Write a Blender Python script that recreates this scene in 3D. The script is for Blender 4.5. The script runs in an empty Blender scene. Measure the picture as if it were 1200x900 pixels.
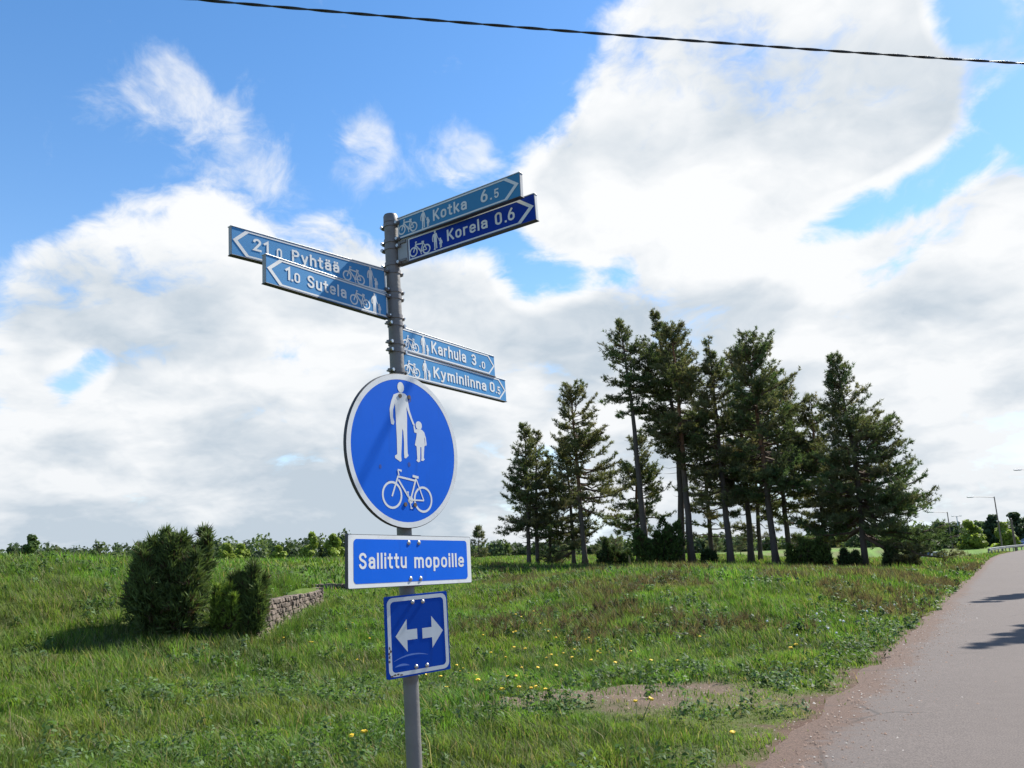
import bpy, bmesh, math, random
import numpy as np
from math import sin, cos, tan, atan, atan2, radians, pi, sqrt, exp
from mathutils import Matrix, Vector
from mathutils.geometry import tessellate_polygon

sc = bpy.context.scene
COL = sc.collection
R = radians

# ------------------------------------------------------------------ camera
F = 933.0                                # focal length in pixels of the 1200 x 900 photograph
PITCH = atan(202 / F); ROLL = R(2.0)
CAM = np.array([0, 0, 1.6])
_f = np.array([0, cos(PITCH), sin(PITCH)]); _r0 = np.array([1.0, 0, 0]); _u0 = np.array([0, -sin(PITCH), cos(PITCH)])
_r = cos(ROLL) * _r0 - sin(ROLL) * _u0; _u = sin(ROLL) * _r0 + cos(ROLL) * _u0
cd = bpy.data.cameras.new('camera'); cam = bpy.data.objects.new('camera', cd); COL.objects.link(cam)
cd.sensor_fit = 'HORIZONTAL'; cd.sensor_width = 36; cd.lens = 36 * F / 1200; cd.clip_start = 0.05; cd.clip_end = 6000
cam.matrix_world = Matrix(((_r[0], _u[0], -_f[0], 0), (_r[1], _u[1], -_f[1], 0), (_r[2], _u[2], -_f[2], 1.6), (0, 0, 0, 1)))
sc.camera = cam

def ray(px, py):
    d = _f + _r * ((px - 600) / F) + _u * ((450 - py) / F)
    return d / np.linalg.norm(d)
def at_depth(px, py, Y):
    d = ray(px, py); return CAM + d * Y / d[1]

# ------------------------------------------------------------------ light
SUN_AZ, SUN_EL = R(50), R(47)            # azimuth clockwise from +Y
SUN = np.array([sin(SUN_AZ) * cos(SUN_EL), cos(SUN_AZ) * cos(SUN_EL), sin(SUN_EL)])
sl = bpy.data.lights.new('sun', 'SUN'); sl.energy = 4.5; sl.angle = R(0.53); sl.color = (1, 0.95, 0.87)
so = bpy.data.objects.new('sun', sl); COL.objects.link(so)
so.rotation_euler = Vector(-SUN).to_track_quat('-Z', 'Y').to_euler()
sc.view_settings.view_transform = 'Standard'; sc.view_settings.look = 'None'
sc.view_settings.exposure = 1.08; sc.view_settings.gamma = 1.0; sc.view_settings.use_curve_mapping = False
sc.render.engine = 'CYCLES'; sc.cycles.max_bounces = 6; sc.cycles.transparent_max_bounces = 8
sc.cycles.use_denoising = True

class NT:
    """small helper round a node tree"""
    def __init__(s, t): s.t = t
    def n(s, typ, **kw):
        nd = s.t.nodes.new(typ)
        for k, v in kw.items(): setattr(nd, k, v)
        return nd
    def set(s, sock, v):
        if isinstance(v, bpy.types.NodeSocket): s.t.links.new(v, sock)
        else: sock.default_value = v
    def math(s, op, a, b=None, c=None, clamp=False):
        nd = s.n('ShaderNodeMath', operation=op, use_clamp=clamp)
        for i, v in enumerate((a, b, c)):
            if v is not None: s.set(nd.inputs[i], v)
        return nd.outputs[0]
    def vec(s, op, a, b=None, scale=None):
        nd = s.n('ShaderNodeVectorMath', operation=op)
        s.set(nd.inputs[0], a)
        if b is not None: s.set(nd.inputs[1], b)
        if scale is not None: s.set(nd.inputs['Scale'], scale)
        return nd.outputs['Value'] if op in ('DOT_PRODUCT', 'LENGTH', 'DISTANCE') else nd.outputs[0]
    def noise(s, vec, scale, detail=4, rough=0.5, dist=0.0, dim='3D'):
        nd = s.n('ShaderNodeTexNoise', noise_dimensions=dim)
        if vec is not None: s.set(nd.inputs['Vector'], vec)
        nd.inputs['Scale'].default_value = scale; nd.inputs['Detail'].default_value = detail
        nd.inputs['Roughness'].default_value = rough; nd.inputs['Distortion'].default_value = dist
        return nd.outputs[0]
    def smooth(s, v, a, b, lo=0.0, hi=1.0):
        nd = s.n('ShaderNodeMapRange', interpolation_type='SMOOTHSTEP')
        s.set(nd.inputs[0], v)
        for i, x in enumerate((a, b, lo, hi)): s.set(nd.inputs[i + 1], x)
        return nd.outputs[0]
    def mix(s, f, a, b, blend='MIX'):
        nd = s.n('ShaderNodeMix', data_type='RGBA', blend_type=blend)
        s.set(nd.inputs[0], f)
        for sock, v in ((nd.inputs[6], a), (nd.inputs[7], b)):
            if isinstance(v, tuple) and len(v) == 3: v = v + (1,)
            s.set(sock, v)
        return nd.outputs[2]

# ---- sky: Nishita daylight with a broken layer of cumulus
w = bpy.data.worlds.new('World'); sc.world = w; w.use_nodes = True
T = NT(w.node_tree); w.node_tree.nodes.clear()
sky = T.n('ShaderNodeTexSky', sky_type='NISHITA', sun_disc=False, sun_elevation=SUN_EL, sun_rotation=SUN_AZ,
          altitude=0, air_density=1.0, dust_density=0.15, ozone_density=2.0)
tc = T.n('ShaderNodeTexCoord'); D = tc.outputs['Generated']
sep = T.n('ShaderNodeSeparateXYZ'); T.set(sep.inputs[0], D); dz = sep.outputs[2]
zc = T.math('MAXIMUM', dz, 0.0)
inv = T.math('DIVIDE', 1.0, T.math('ADD', zc, 0.42))
P = T.vec('SCALE', D, scale=inv)          # nearer the horizon the clouds crowd together
P = T.vec('MULTIPLY', P, (1, 1, 1.25))
warp = T.n('ShaderNodeTexNoise'); T.set(warp.inputs['Vector'], P); warp.inputs['Scale'].default_value = 5.0; warp.inputs['Detail'].default_value = 4
wv = T.vec('SCALE', T.vec('SUBTRACT', warp.outputs['Color'], (0.5, 0.5, 0.5)), scale=0.16)
PW = T.vec('ADD', P, wv)
n1 = T.noise(PW, 4.2, 10, 0.60)
off = Vector((SUN[0], SUN[1], 0.0)).normalized() * 0.03 + Vector((0, 0, 0.075))
n2 = T.noise(T.vec('ADD', PW, tuple(off)), 4.2, 5, 0.55)
n3 = T.noise(T.vec('MULTIPLY', P, (1, 1, 1.6)), 3.2, 4, 0.5)
# where the large clouds and the open blue stand: (x, y, radius, amount)
CLOUDS = [(425,182,24,.55),(524,188,27,.6),
 (60,300,60,.6),(170,320,70,.7),(300,300,55,.7),(390,285,36,.5),(650,300,40,.25),(860,290,40,.35),(120,380,90,.5),(330,420,110,.8),(150,530,90,.6),(330,520,120,.7),(60,590,100,.5),
 (500,420,90,.7),(560,400,60,.5),(545,330,35,.4),
 (730,130,70,.8),(830,110,90,.9),(950,100,90,.9),(1040,110,70,.8),(680,220,60,.8),(830,220,80,.9),(960,180,70,.7),(640,240,30,.4),(860,20,70,.7),(980,20,60,.6),(1080,170,40,.4),
 (650,410,60,.6),(780,390,80,.8),(930,350,70,.8),(1080,330,70,.7),(1170,250,50,.8),(1150,390,80,.8),(1000,440,120,.8),(860,330,45,.6),(1190,40,40,.4),(480,560,120,.5),(800,520,120,.4),
 (60,130,110,-.8),(350,70,110,-.8),(560,80,100,-.8),(150,20,120,-.7),(640,90,40,-.4),(618,335,30,-1.0),(670,325,24,-.8),(735,318,20,-.6),(900,285,26,-.9),(950,268,36,-1.35),(1010,250,28,-1.15),(1065,215,30,-1.2),(1120,190,26,-1.0),(935,385,24,-.8),(990,395,18,-.6),(820,335,18,-.5),
 (1125,30,30,-.8),(1160,130,30,-.4),(112,428,24,-1.15),(80,458,18,-1.0),(470,235,34,-.7),(585,255,28,-.55),(340,190,30,-.4),(340,225,26,-.2),(60,215,40,-.5)]
cov = None
for (px, py, rad, amp) in CLOUDS:
    c = ray(px, py); k = 2 * (F / rad) ** 2 * 0.5 * (1 + ((px - 600) ** 2 + (py - 450) ** 2) / F ** 2) ** 1.0
    dt = T.vec('DOT_PRODUCT', D, tuple(c))
    e = T.math('EXPONENT', T.math('MULTIPLY_ADD', dt, k, -k))
    cov = T.math('MULTIPLY', e, amp) if cov is None else T.math('MULTIPLY_ADD', e, amp, cov)
cov = T.math('MINIMUM', cov, 0.85)
low = T.math('EXPONENT', T.math('MULTIPLY', zc, -9.0))
base = T.math('MULTIPLY_ADD', cov, 0.58, T.math('MULTIPLY_ADD', low, 0.26, -0.11))
dens = T.math('ADD', base, T.math('MULTIPLY', T.math('SUBTRACT', n1, 0.5), 1.95))
alpha = T.smooth(dens, -0.07, 0.27)
wsp = None                                 # thin torn shreds of cloud above the left bank of cumulus
for (px, py, rad, amp) in [(160,112,34,.75),(195,92,28,.9),(225,112,26,.6),(264,150,20,.9),(290,105,22,.4),(425,182,30,1.0),(440,165,18,.8),(525,185,30,1.0),(560,175,22,.7),(245,205,34,.7),(300,208,28,.6),(345,215,24,.5),(720,60,24,.5)]:
    c = ray(px, py); k = (F / rad) ** 2 * (1 + ((px - 600) ** 2 + (py - 450) ** 2) / F ** 2)
    e = T.math('EXPONENT', T.math('MULTIPLY_ADD', T.vec('DOT_PRODUCT', D, tuple(c)), k, -k))
    wsp = T.math('MULTIPLY', e, amp) if wsp is None else T.math('MULTIPLY_ADD', e, amp, wsp)
n4 = T.noise(T.vec('ADD', D, T.vec('SCALE', T.vec('SUBTRACT', warp.outputs['Color'], (0.5, 0.5, 0.5)), scale=0.10)), 13.0, 9, 0.62, 0.4)
alpha = T.math('MAXIMUM', alpha, T.math('MULTIPLY', T.smooth(T.math('MULTIPLY_ADD', T.math('MINIMUM', wsp, 1.0), 0.34, n4), 0.60, 1.02), 0.85))
relief = T.math('MULTIPLY', T.math('SUBTRACT', n2, n1), 1.7)
core = T.smooth(T.math('ADD', T.math('ADD', base, T.math('MULTIPLY', low, 0.1)), T.math('MULTIPLY', T.math('SUBTRACT', n3, 0.5), 1.7)), 0.20, 0.72)
shade = T.math('ADD', T.math('MULTIPLY', core, 0.80), relief, clamp=True)
shade = T.math('ADD', shade, T.math('MULTIPLY', low, 0.42), clamp=True)
ccol = T.mix(shade, (5.7, 5.78, 5.85), (3.2, 3.7, 4.2))
hs = T.n('ShaderNodeHueSaturation'); hs.inputs['Saturation'].default_value = 1.25; hs.inputs['Value'].default_value = 1.22; T.set(hs.inputs['Color'], sky.outputs[0])
hz = T.mix(T.math('EXPONENT', T.math('MULTIPLY', zc, -7.0)), hs.outputs[0], (4.5, 5.3, 6.1))
allc = T.mix(alpha, hz, ccol)
bg = T.n('ShaderNodeBackground'); bg.inputs['Strength'].default_value = 0.082; T.set(bg.inputs['Color'], allc)
wo = T.n('ShaderNodeOutputWorld'); T.set(wo.inputs[0], bg.outputs[0])
w.cycles.sampling_method = 'MANUAL'; w.cycles.sample_map_resolution = 512

# ------------------------------------------------------------------ mesh helpers
rng = np.random.default_rng(7)
def link(o, parent=None):
    COL.objects.link(o)
    if parent is not None: o.parent = parent
    return o
def tag(o, label=None, cat=None, group=None, kind=None):
    if label: o['label'] = label
    if cat: o['category'] = cat
    if group: o['group'] = group
    if kind: o['kind'] = kind
    return o
def empty(name, loc=(0, 0, 0), mat=None, parent=None):
    o = bpy.data.objects.new(name, None); o.empty_display_size = 0.2
    link(o, parent)
    if mat is not None: o.matrix_world = mat
    else: o.location = tuple(float(v) for v in loc)
    return o
def mesh_np(name, V, Fc, mat, parent=None, col=None, smooth=False, loc=None):
    """V (n,3); Fc (m,3) or (m,4) array or a list of faces"""
    me = bpy.data.meshes.new(name)
    V = np.asarray(V, dtype=np.float32)
    if isinstance(Fc, np.ndarray):
        k = Fc.shape[1]; m = len(Fc)
        me.vertices.add(len(V)); me.vertices.foreach_set('co', V.ravel())
        me.loops.add(m * k); me.loops.foreach_set('vertex_index', Fc.astype(np.int32).ravel())
        me.polygons.add(m); me.polygons.foreach_set('loop_start', np.arange(0, m * k, k, dtype=np.int32))
        me.update(calc_edges=True)
    else:
        me.from_pydata(V.tolist(), [], Fc)
    if smooth: me.polygons.foreach_set('use_smooth', np.ones(len(me.polygons), bool))
    if col is not None:
        a = me.attributes.new('col', 'FLOAT_COLOR', 'POINT')
        c = np.ones((len(V), 4), np.float32); c[:, :3] = col; a.data.foreach_set('color', c.ravel())
    me.materials.append(mat)
    o = bpy.data.objects.new(name, me); link(o, parent)
    if loc is not None: o.location = tuple(float(v) for v in loc)
    return o
class MB:
    """collects boxes, tubes and polygons into one mesh"""
    def __init__(s): s.v = []; s.f = []
    def add(s, v, f):
        b = len(s.v); s.v += [tuple(map(float, q)) for q in v]; s.f += [tuple(i + b for i in q) for q in f]; return s
    def box(s, c, size, M=None):
        x, y, z = size[0] / 2, size[1] / 2, size[2] / 2
        v = [Vector((a * x, b * y, d * z)) for d in (-1, 1) for b in (-1, 1) for a in (-1, 1)]
        if M is not None: v = [M @ q for q in v]
        v = [q + Vector(c) for q in v]
        return s.add(v, [(0, 2, 3, 1), (4, 5, 7, 6), (0, 1, 5, 4), (2, 6, 7, 3), (0, 4, 6, 2), (1, 3, 7, 5)])
    def bevbox(s, c, size, bev=0.01, M=None):
        bm = bmesh.new(); bmesh.ops.create_cube(bm, size=1)
        bmesh.ops.scale(bm, vec=size, verts=bm.verts)
        bmesh.ops.bevel(bm, geom=bm.edges[:], offset=bev, segments=2, affect='EDGES', profile=0.5)
        vs = [(M @ q.co if M is not None else q.co) + Vector(c) for q in bm.verts]
        bm.verts.index_update(); fs = [tuple(q.index for q in f.verts) for f in bm.faces]; bm.free()
        return s.add(vs, fs)
    def tube(s, pts, rad, n=8, caps=True):
        pts = [np.array(p, float) for p in pts]
        if not hasattr(rad, '__len__'): rad = [rad] * len(pts)
        v = []; f = []
        for i, p in enumerate(pts):
            t = pts[min(i + 1, len(pts) - 1)] - pts[max(i - 1, 0)]; t /= np.linalg.norm(t) + 1e-12
            a = np.array([1.0, 0, 0]) if abs(t[0]) < 0.9 else np.array([0, 1.0, 0])
            a = a - t * (a @ t); a /= np.linalg.norm(a); b = np.cross(t, a)
            for k in range(n):
                th = 2 * pi * k / n; v.append(p + rad[i] * (cos(th) * a + sin(th) * b))
        for i in range(len(pts) - 1):
            for k in range(n):
                k2 = (k + 1) % n; f.append((i * n + k, i * n + k2, (i + 1) * n + k2, (i + 1) * n + k))
        if caps: f.append(tuple(range(n))[::-1]); f.append(tuple((len(pts) - 1) * n + k for k in range(n)))
        return s.add(v, f)
    def poly(s, pts2, z):
        """flat filled polygon in local XY"""
        tri = tessellate_polygon([[Vector((p[0], p[1], 0)) for p in pts2]])
        fs = []
        for a, b, c in tri:
            A, B, C_ = pts2[a], pts2[b], pts2[c]
            area = (B[0] - A[0]) * (C_[1] - A[1]) - (B[1] - A[1]) * (C_[0] - A[0])
            fs.append((a, b, c) if area > 0 else (a, c, b))
        return s.add([(p[0], p[1], z) for p in pts2], fs)
    def stroke(s, a, b, w_, z):
        a = np.array(a, float); b = np.array(b, float); t = b - a; t /= np.linalg.norm(t); n = np.array([-t[1], t[0]]) * w_ / 2
        return s.add([(*(a - n), z), (*(b - n), z), (*(b + n), z), (*(a + n), z)], [(0, 1, 2, 3)])
    def ring(s, c, r0, r1, z, n=36, sx=1.0):
        v = []; f = []
        for k in range(n):
            th = 2 * pi * k / n
            v += [(c[0] + r0 * sx * cos(th), c[1] + r0 * sin(th), z), (c[0] + r1 * sx * cos(th), c[1] + r1 * sin(th), z)]
        for k in range(n):
            a, b = 2 * k, 2 * ((k + 1) % n); f.append((a, a + 1, b + 1, b))
        return s.add(v, f)
    def disc(s, c, rx, ry, z, n=28):
        return s.add([(c[0] + rx * cos(2 * pi * k / n), c[1] + ry * sin(2 * pi * k / n), z) for k in range(n)], [tuple(range(n))])
    def build(s, name, mat, parent=None, smooth=False, loc=None):
        o = mesh_np(name, np.array(s.v), s.f, mat, parent, smooth=False, loc=loc)
        if smooth:
            me = o.data; me.polygons.foreach_set('use_smooth', np.ones(len(me.polygons), bool))
            try: me.set_sharp_from_angle(angle=R(40))
            except Exception: pass
        return o

# ---- numpy value noise
def _hash(i, j, s):
    h = (i * 374761393 + j * 668265263 + s * 974634777) & 0x7fffffff
    h = ((h ^ (h >> 13)) * 1274126177) & 0x7fffffff
    return ((h ^ (h >> 16)) & 0xffff) / 65535.0
def vnoise(x, y, s=0):
    x = np.asarray(x, float); y = np.asarray(y, float)
    i = np.floor(x).astype(np.int64); j = np.floor(y).astype(np.int64); u = x - i; v = y - j
    u = u * u * (3 - 2 * u); v = v * v * (3 - 2 * v)
    return (_hash(i, j, s) * (1 - u) + _hash(i + 1, j, s) * u) * (1 - v) + (_hash(i, j + 1, s) * (1 - u) + _hash(i + 1, j + 1, s) * u) * v
def fbm(x, y, s=0, o=4):
    a = 0.5; t = 0; n = 0
    for k in range(o): t = t + a * vnoise(x * 2 ** k, y * 2 ** k, s + k * 17); n += a; a *= 0.5
    return t / n
def sstep(a, b, x):
    t = np.clip((np.asarray(x, float) - a) / (b - a), 0, 1); return t * t * (3 - 2 * t)

# ------------------------------------------------------------------ materials
def new_mat(name):
    m = bpy.data.materials.new(name); m.use_nodes = True; t = NT(m.node_tree)
    b = m.node_tree.nodes['Principled BSDF']
    return m, t, b
def simple(name, col, rough=0.6, metal=0.0, var=0.12, scale=8.0, bump=0.0, coat=0.0, spec=0.5, dirt=None, dirt_amt=0.3):
    m, t, b = new_mat(name)
    co = t.n('ShaderNodeTexCoord').outputs['Object']
    n = t.noise(co, scale, 5, 0.6)
    lo = tuple(c * (1 - var) for c in col); hi = tuple(min(1, c * (1 + var)) for c in col)
    c = t.mix(n, lo, hi)
    if dirt is not None:
        d = t.smooth(t.noise(co, scale * 0.45, 6, 0.65, 0.6), 0.52, 0.72, 0, dirt_amt); c = t.mix(d, c, dirt)
    t.set(b.inputs['Base Color'], c)
    b.inputs['Roughness'].default_value = rough; b.inputs['Metallic'].default_value = metal
    b.inputs['Specular IOR Level'].default_value = spec; b.inputs['Coat Weight'].default_value = coat
    if bump:
        bp = t.n('ShaderNodeBump'); bp.inputs['Strength'].default_value = bump; bp.inputs['Distance'].default_value = 0.01
        t.set(bp.inputs['Height'], t.noise(co, scale * 4, 4, 0.6)); t.set(b.inputs['Normal'], bp.outputs[0])
    return m
def leafy(name, rough=0.6, trans=0.35, gain=1.0, spec=0.14):
    """foliage coloured by the mesh's own 'col' attribute"""
    m, t, b = new_mat(name)
    at = t.n('ShaderNodeAttribute', attribute_name='col')
    t.set(b.inputs['Base Color'], at.outputs['Color']); b.inputs['Roughness'].default_value = rough
    b.inputs['Specular IOR Level'].default_value = spec
    tr = t.n('ShaderNodeBsdfTranslucent'); t.set(tr.inputs[0], t.mix(1.0, at.outputs['Color'], (1.15, 1.25, 0.7), 'MULTIPLY'))
    mx = t.n('ShaderNodeMixShader'); mx.inputs[0].default_value = trans
    t.set(mx.inputs[1], b.outputs[0]); t.set(mx.inputs[2], tr.outputs[0])
    t.set(m.node_tree.nodes['Material Output'].inputs[0], mx.outputs[0])
    return m
M = {}
M['grass'] = leafy('grass_blades', 0.55, 0.50)
M['needles'] = leafy('pine_needles', 0.6, 0.36)
M['juniper'] = leafy('juniper_needles', 0.6, 0.24)
M['leaves'] = leafy('broad_leaves', 0.55, 0.4)

def bark_mat():
    m, t, b = new_mat('pine_bark')
    at = t.n('ShaderNodeAttribute', attribute_name='col')
    co = t.n('ShaderNodeTexCoord').outputs['Object']
    st = t.vec('MULTIPLY', co, (6, 6, 1.2))
    n = t.noise(st, 2.0, 6, 0.65)
    t.set(b.inputs['Base Color'], t.mix(1.0, at.outputs['Color'], t.mix(n, (0.55, 0.52, 0.5), (1.35, 1.3, 1.25)), 'MULTIPLY'))
    b.inputs['Roughness'].default_value = 0.9
    bp = t.n('ShaderNodeBump'); bp.inputs['Strength'].default_value = 0.6; bp.inputs['Distance'].default_value = 0.03; t.set(bp.inputs['Height'], n); t.set(b.inputs['Normal'], bp.outputs[0])
    return m
M['bark'] = bark_mat()

def ground_mat():
    m, t, b = new_mat('meadow_soil')
    at = t.n('ShaderNodeAttribute', attribute_name='col')
    co = t.n('ShaderNodeTexCoord').outputs['Object']
    n = t.noise(co, 5.0, 8, 0.7); n2 = t.noise(co, 60.0, 4, 0.7)
    c = t.mix(1.0, at.outputs['Color'], t.mix(n, (0.55, 0.55, 0.55), (1.45, 1.45, 1.45)), 'MULTIPLY')
    c = t.mix(1.0, c, t.mix(n2, (0.6, 0.6, 0.6), (1.4, 1.4, 1.4)), 'MULTIPLY')
    t.set(b.inputs['Base Color'], c); b.inputs['Roughness'].default_value = 0.95; b.inputs['Specular IOR Level'].default_value = 0.15
    bp = t.n('ShaderNodeBump'); bp.inputs['Strength'].default_value = 0.7; bp.inputs['Distance'].default_value = 0.03
    t.set(bp.inputs['Height'], t.math('ADD', t.noise(co, 14, 6, 0.7), t.math('MULTIPLY', n2, 0.4))); t.set(b.inputs['Normal'], bp.outputs[0])
    return m
M['ground'] = ground_mat()

def asphalt_mat():
    m, t, b = new_mat('worn_asphalt')
    at = t.n('ShaderNodeAttribute', attribute_name='col')           # red = how much reddish grit lies on it
    sp = t.n('ShaderNodeSeparateColor'); t.set(sp.inputs[0], at.outputs['Color'])
    co = t.n('ShaderNodeTexCoord').outputs['Object']
    big = t.noise(co, 0.45, 6, 0.6); mid = t.noise(co, 6, 6, 0.65); fine = t.noise(co, 75, 4, 0.75)
    c = t.mix(big, (0.090, 0.076, 0.069), (0.114, 0.097, 0.089))
    c = t.mix(1.0, c, t.mix(mid, (0.86, 0.86, 0.86), (1.14, 1.14, 1.14)), 'MULTIPLY')
    c = t.mix(1.0, c, t.mix(t.smooth(fine, .25, .75), (0.55, 0.55, 0.56), (1.5, 1.48, 1.45)), 'MULTIPLY')
    g = t.math('ADD', sp.outputs[0], t.math('ADD', t.math('MULTIPLY', t.math('SUBTRACT', mid, 0.5), 1.5), t.math('MULTIPLY', t.math('SUBTRACT', fine, 0.5), 0.6)))
    g = t.smooth(g, 0.25, 0.75)
    c = t.mix(t.math('MULTIPLY', g, 0.92), c, t.mix(t.smooth(fine, .3, .7), (0.046, 0.029, 0.021), (0.150, 0.096, 0.071)))
    vo = t.n('ShaderNodeTexVoronoi', feature='DISTANCE_TO_EDGE'); vo.inputs['Scale'].default_value = .33
    t.set(vo.inputs['Vector'], t.vec('ADD', co, t.vec('SCALE', t.n('ShaderNodeTexNoise').outputs['Color'], scale=.6)))
    crk = t.math('MULTIPLY', t.smooth(vo.outputs[0], .002, .010, 1, 0), t.smooth(t.noise(co, .5, 3, .5), .50, .60))
    c = t.mix(t.math('MULTIPLY', crk, .55), c, (.035, .032, .030))
    # a few paint scuffs
    sc_ = t.smooth(t.noise(co, 2.2, 7, 0.7, 1.0), 0.70, 0.74)
    c = t.mix(t.math('MULTIPLY', sc_, 0.25), c, (0.20, 0.24, 0.27))
    t.set(b.inputs['Base Color'], c); b.inputs['Roughness'].default_value = 0.9; b.inputs['Specular IOR Level'].default_value = 0.25
    bp = t.n('ShaderNodeBump'); bp.inputs['Strength'].default_value = 0.35; bp.inputs['Distance'].default_value = 0.004
    t.set(bp.inputs['Height'], fine); t.set(b.inputs['Normal'], bp.outputs[0])
    return m
M['asphalt'] = asphalt_mat()

def stone_mat():
    m, t, b = new_mat('granite_rubble')
    oi = t.n('ShaderNodeObjectInfo').outputs['Random']
    co = t.n('ShaderNodeTexCoord').outputs['Object']
    n = t.noise(co, 9, 6, 0.65)
    c = t.mix(oi, (0.085, 0.064, 0.048), (0.180, 0.138, 0.108))
    c = t.mix(1.0, c, t.mix(n, (0.6, 0.6, 0.6), (1.35, 1.35, 1.35)), 'MULTIPLY')
    li = t.smooth(t.noise(co, 4, 6, 0.7), 0.56, 0.68); c = t.mix(t.math('MULTIPLY', li, 0.5), c, (0.10, 0.10, 0.06))
    t.set(b.inputs['Base Color'], c); b.inputs['Roughness'].default_value = 0.9
    bp = t.n('ShaderNodeBump'); bp.inputs['Strength'].default_value = 0.6; bp.inputs['Distance'].default_value = 0.02; t.set(bp.inputs['Height'], n); t.set(b.inputs['Normal'], bp.outputs[0])
    return m
M['stone'] = stone_mat()
M['mortar'] = simple('wall_core', (0.11, 0.095, 0.08), 0.95, scale=6, var=0.4, bump=0.5)

# ------------------------------------------------------------------ terrain
CTRL = np.array([(0,0,0),(0,-12,0),(-9,0,0),(-14,-6,0),(9,0,0),(-5,6,0),(-.4,3.25,0),(-10,8,.05),(-18,10,.05),(-26,16,.15),
 (3,6,0),(8,14,0),(14,24,0),(24,40,0),(40,68,0),(60,100,0),(96,160,0),(22,14,0),(34,30,0),(55,50,0),(30,0,0),(90,100,0),
 (0,10,-.05),(2,10,0),(1,8,0),(-3,13.5,-.42),(1,14,-.36),(4,16.5,-.12),(-1,18,-.36),(3.5,23,.42),(8.5,27,.62),(1,26,.42),(2,31,.72),(9,34,.74),(16,39,.25),(-9,13,.0),(4,44,.42),(13,50,.35),(-2.5,24,-.10),(-4,20,-.18),(-3,32,0),
 (.9,70,.56),(5.7,70,.54),(10,66,.52),(13.9,65,.5),(19.5,62,.17),(24.5,58,-.12),(27,55,-.08),(31,60,.1),(35,66,.15),(42,75,-.2),
 (-6,90,1.05),(-6,120,1.5),(10,95,.8),(30,120,.75),(28,90,.3),(48,100,-.9),(60,115,-1.4),(78,150,0),(98,152,.1),
 (-7.4,40,-.12),(-5,33,-.08),(-6,29,-.05),(-10,45,-.12),(-3,47,.08),(-12,38,-.1),(-16,50,.3),(-20.6,60,1.72),(-13,60,1.6),(-5,61,1.35),(-1.5,64,.95),
 (-30,60,1.75),(-45,60,1.7),(-40,90,1.6),(-20,90,1.6),(-60,30,.6),(-30,38,.1),(-22,30,0),(-80,80,1.5),(-20,140,1.6)], float)
_c2 = 9.0
_A = np.sqrt(((CTRL[:, None, :2] - CTRL[None, :, :2]) ** 2).sum(-1) + _c2)
_n = len(CTRL); _K = np.zeros((_n + 1, _n + 1)); _K[:_n, :_n] = _A - 0.02 * np.eye(_n); _K[:_n, _n] = 1; _K[_n, :_n] = 1
_W = np.linalg.solve(_K, np.append(CTRL[:, 2], 0))
EDGE_COS = cos(atan(0.605))
def road_edge(y):                     # left edge of the asphalt, bending right beyond the pines
    return 1.56 + 0.605 * (y - 6.48) + 0.0016 * np.maximum(0, np.asarray(y, float) - 70) ** 2
def road_d(x, y):                     # signed distance to it, positive on the road
    return (x - road_edge(y)) * EDGE_COS
WALL = [(-6.05, 17.6), (-6.25, 19.5), (-6.5, 22), (-6.75, 25), (-6.95, 27.5), (-7.15, 29.4)]
def wall_x(y): return np.interp(y, [q[1] for q in WALL], [q[0] for q in WALL])
def bank(x, y):                       # the raised bank held by the stone wall
    dl = wall_x(y) - x
    prof = 0.80 + 0.62 * sstep(0.1, 1.5, dl) + 0.52 * sstep(1.5, 9, dl)
    near = sstep(13.0, 23.0, y) * (1 - 0.25 * sstep(0, 1, 0)) 
    near = np.where(dl < 3, np.maximum(near, sstep(16.5, 19.0, y) * (1 - sstep(0, 3, dl))), near)
    wd = 3.0 + (0.12 - 3.0) * sstep(16.0, 18.6, y)
    side = sstep(-1, 0, dl / wd + 0.0)
    fw = 0.15 + 10 * sstep(12.5, 20, -x)
    far = 1 - sstep(0, 1, (y - 29.6) / fw)
    return prof * near * side * far
def terrain(x, y, detail=True):
    x = np.asarray(x, float); y = np.asarray(y, float); sh = x.shape
    xf = x.ravel(); yf = y.ravel(); z = np.empty(len(xf))
    for a in range(0, len(xf), 20000):
        q = np.sqrt((xf[a:a + 20000, None] - CTRL[None, :, 0]) ** 2 + (yf[a:a + 20000, None] - CTRL[None, :, 1]) ** 2 + _c2)
        z[a:a + 20000] = q @ _W[:-1] + _W[-1]
    r = np.hypot(xf, yf)
    far = sstep(150, 260, r); z = np.clip(z, -1.6, 2.0) * (1 - far) + 0.9 * far
    z = z + bank(xf, yf)
    if detail:
        amp = sstep(3, 12, r) * (1 - sstep(60, 150, r))
        z = z + amp * (0.24 * (fbm(xf * 0.35, yf * 0.35, 3) - 0.5) + 0.16 * (fbm(xf * 1.1, yf * 1.1, 5) - 0.5))
    d = road_d(xf, yf); on = sstep(-2.2, -0.25, d) * (1 - sstep(8.5, 12, d)); z = z * (1 - on)
    z = z - 0.03 * sstep(0.45, 0.75, d) * (1 - sstep(6.9, 7.2, d))
    return z.reshape(sh)
def tz(x, y): return float(terrain(np.array([x]), np.array([y]))[0])
def hit(px, py, lift=0.0):
    d = ray(px, py); t = np.concatenate([np.arange(2, 40, 0.05), np.arange(40, 200, 0.3)])
    P_ = CAM + t[:, None] * d; z = terrain(P_[:, 0], P_[:, 1]) + lift
    k = np.argmax(P_[:, 2] < z); return P_[k] - np.array([0, 0, lift])

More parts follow.
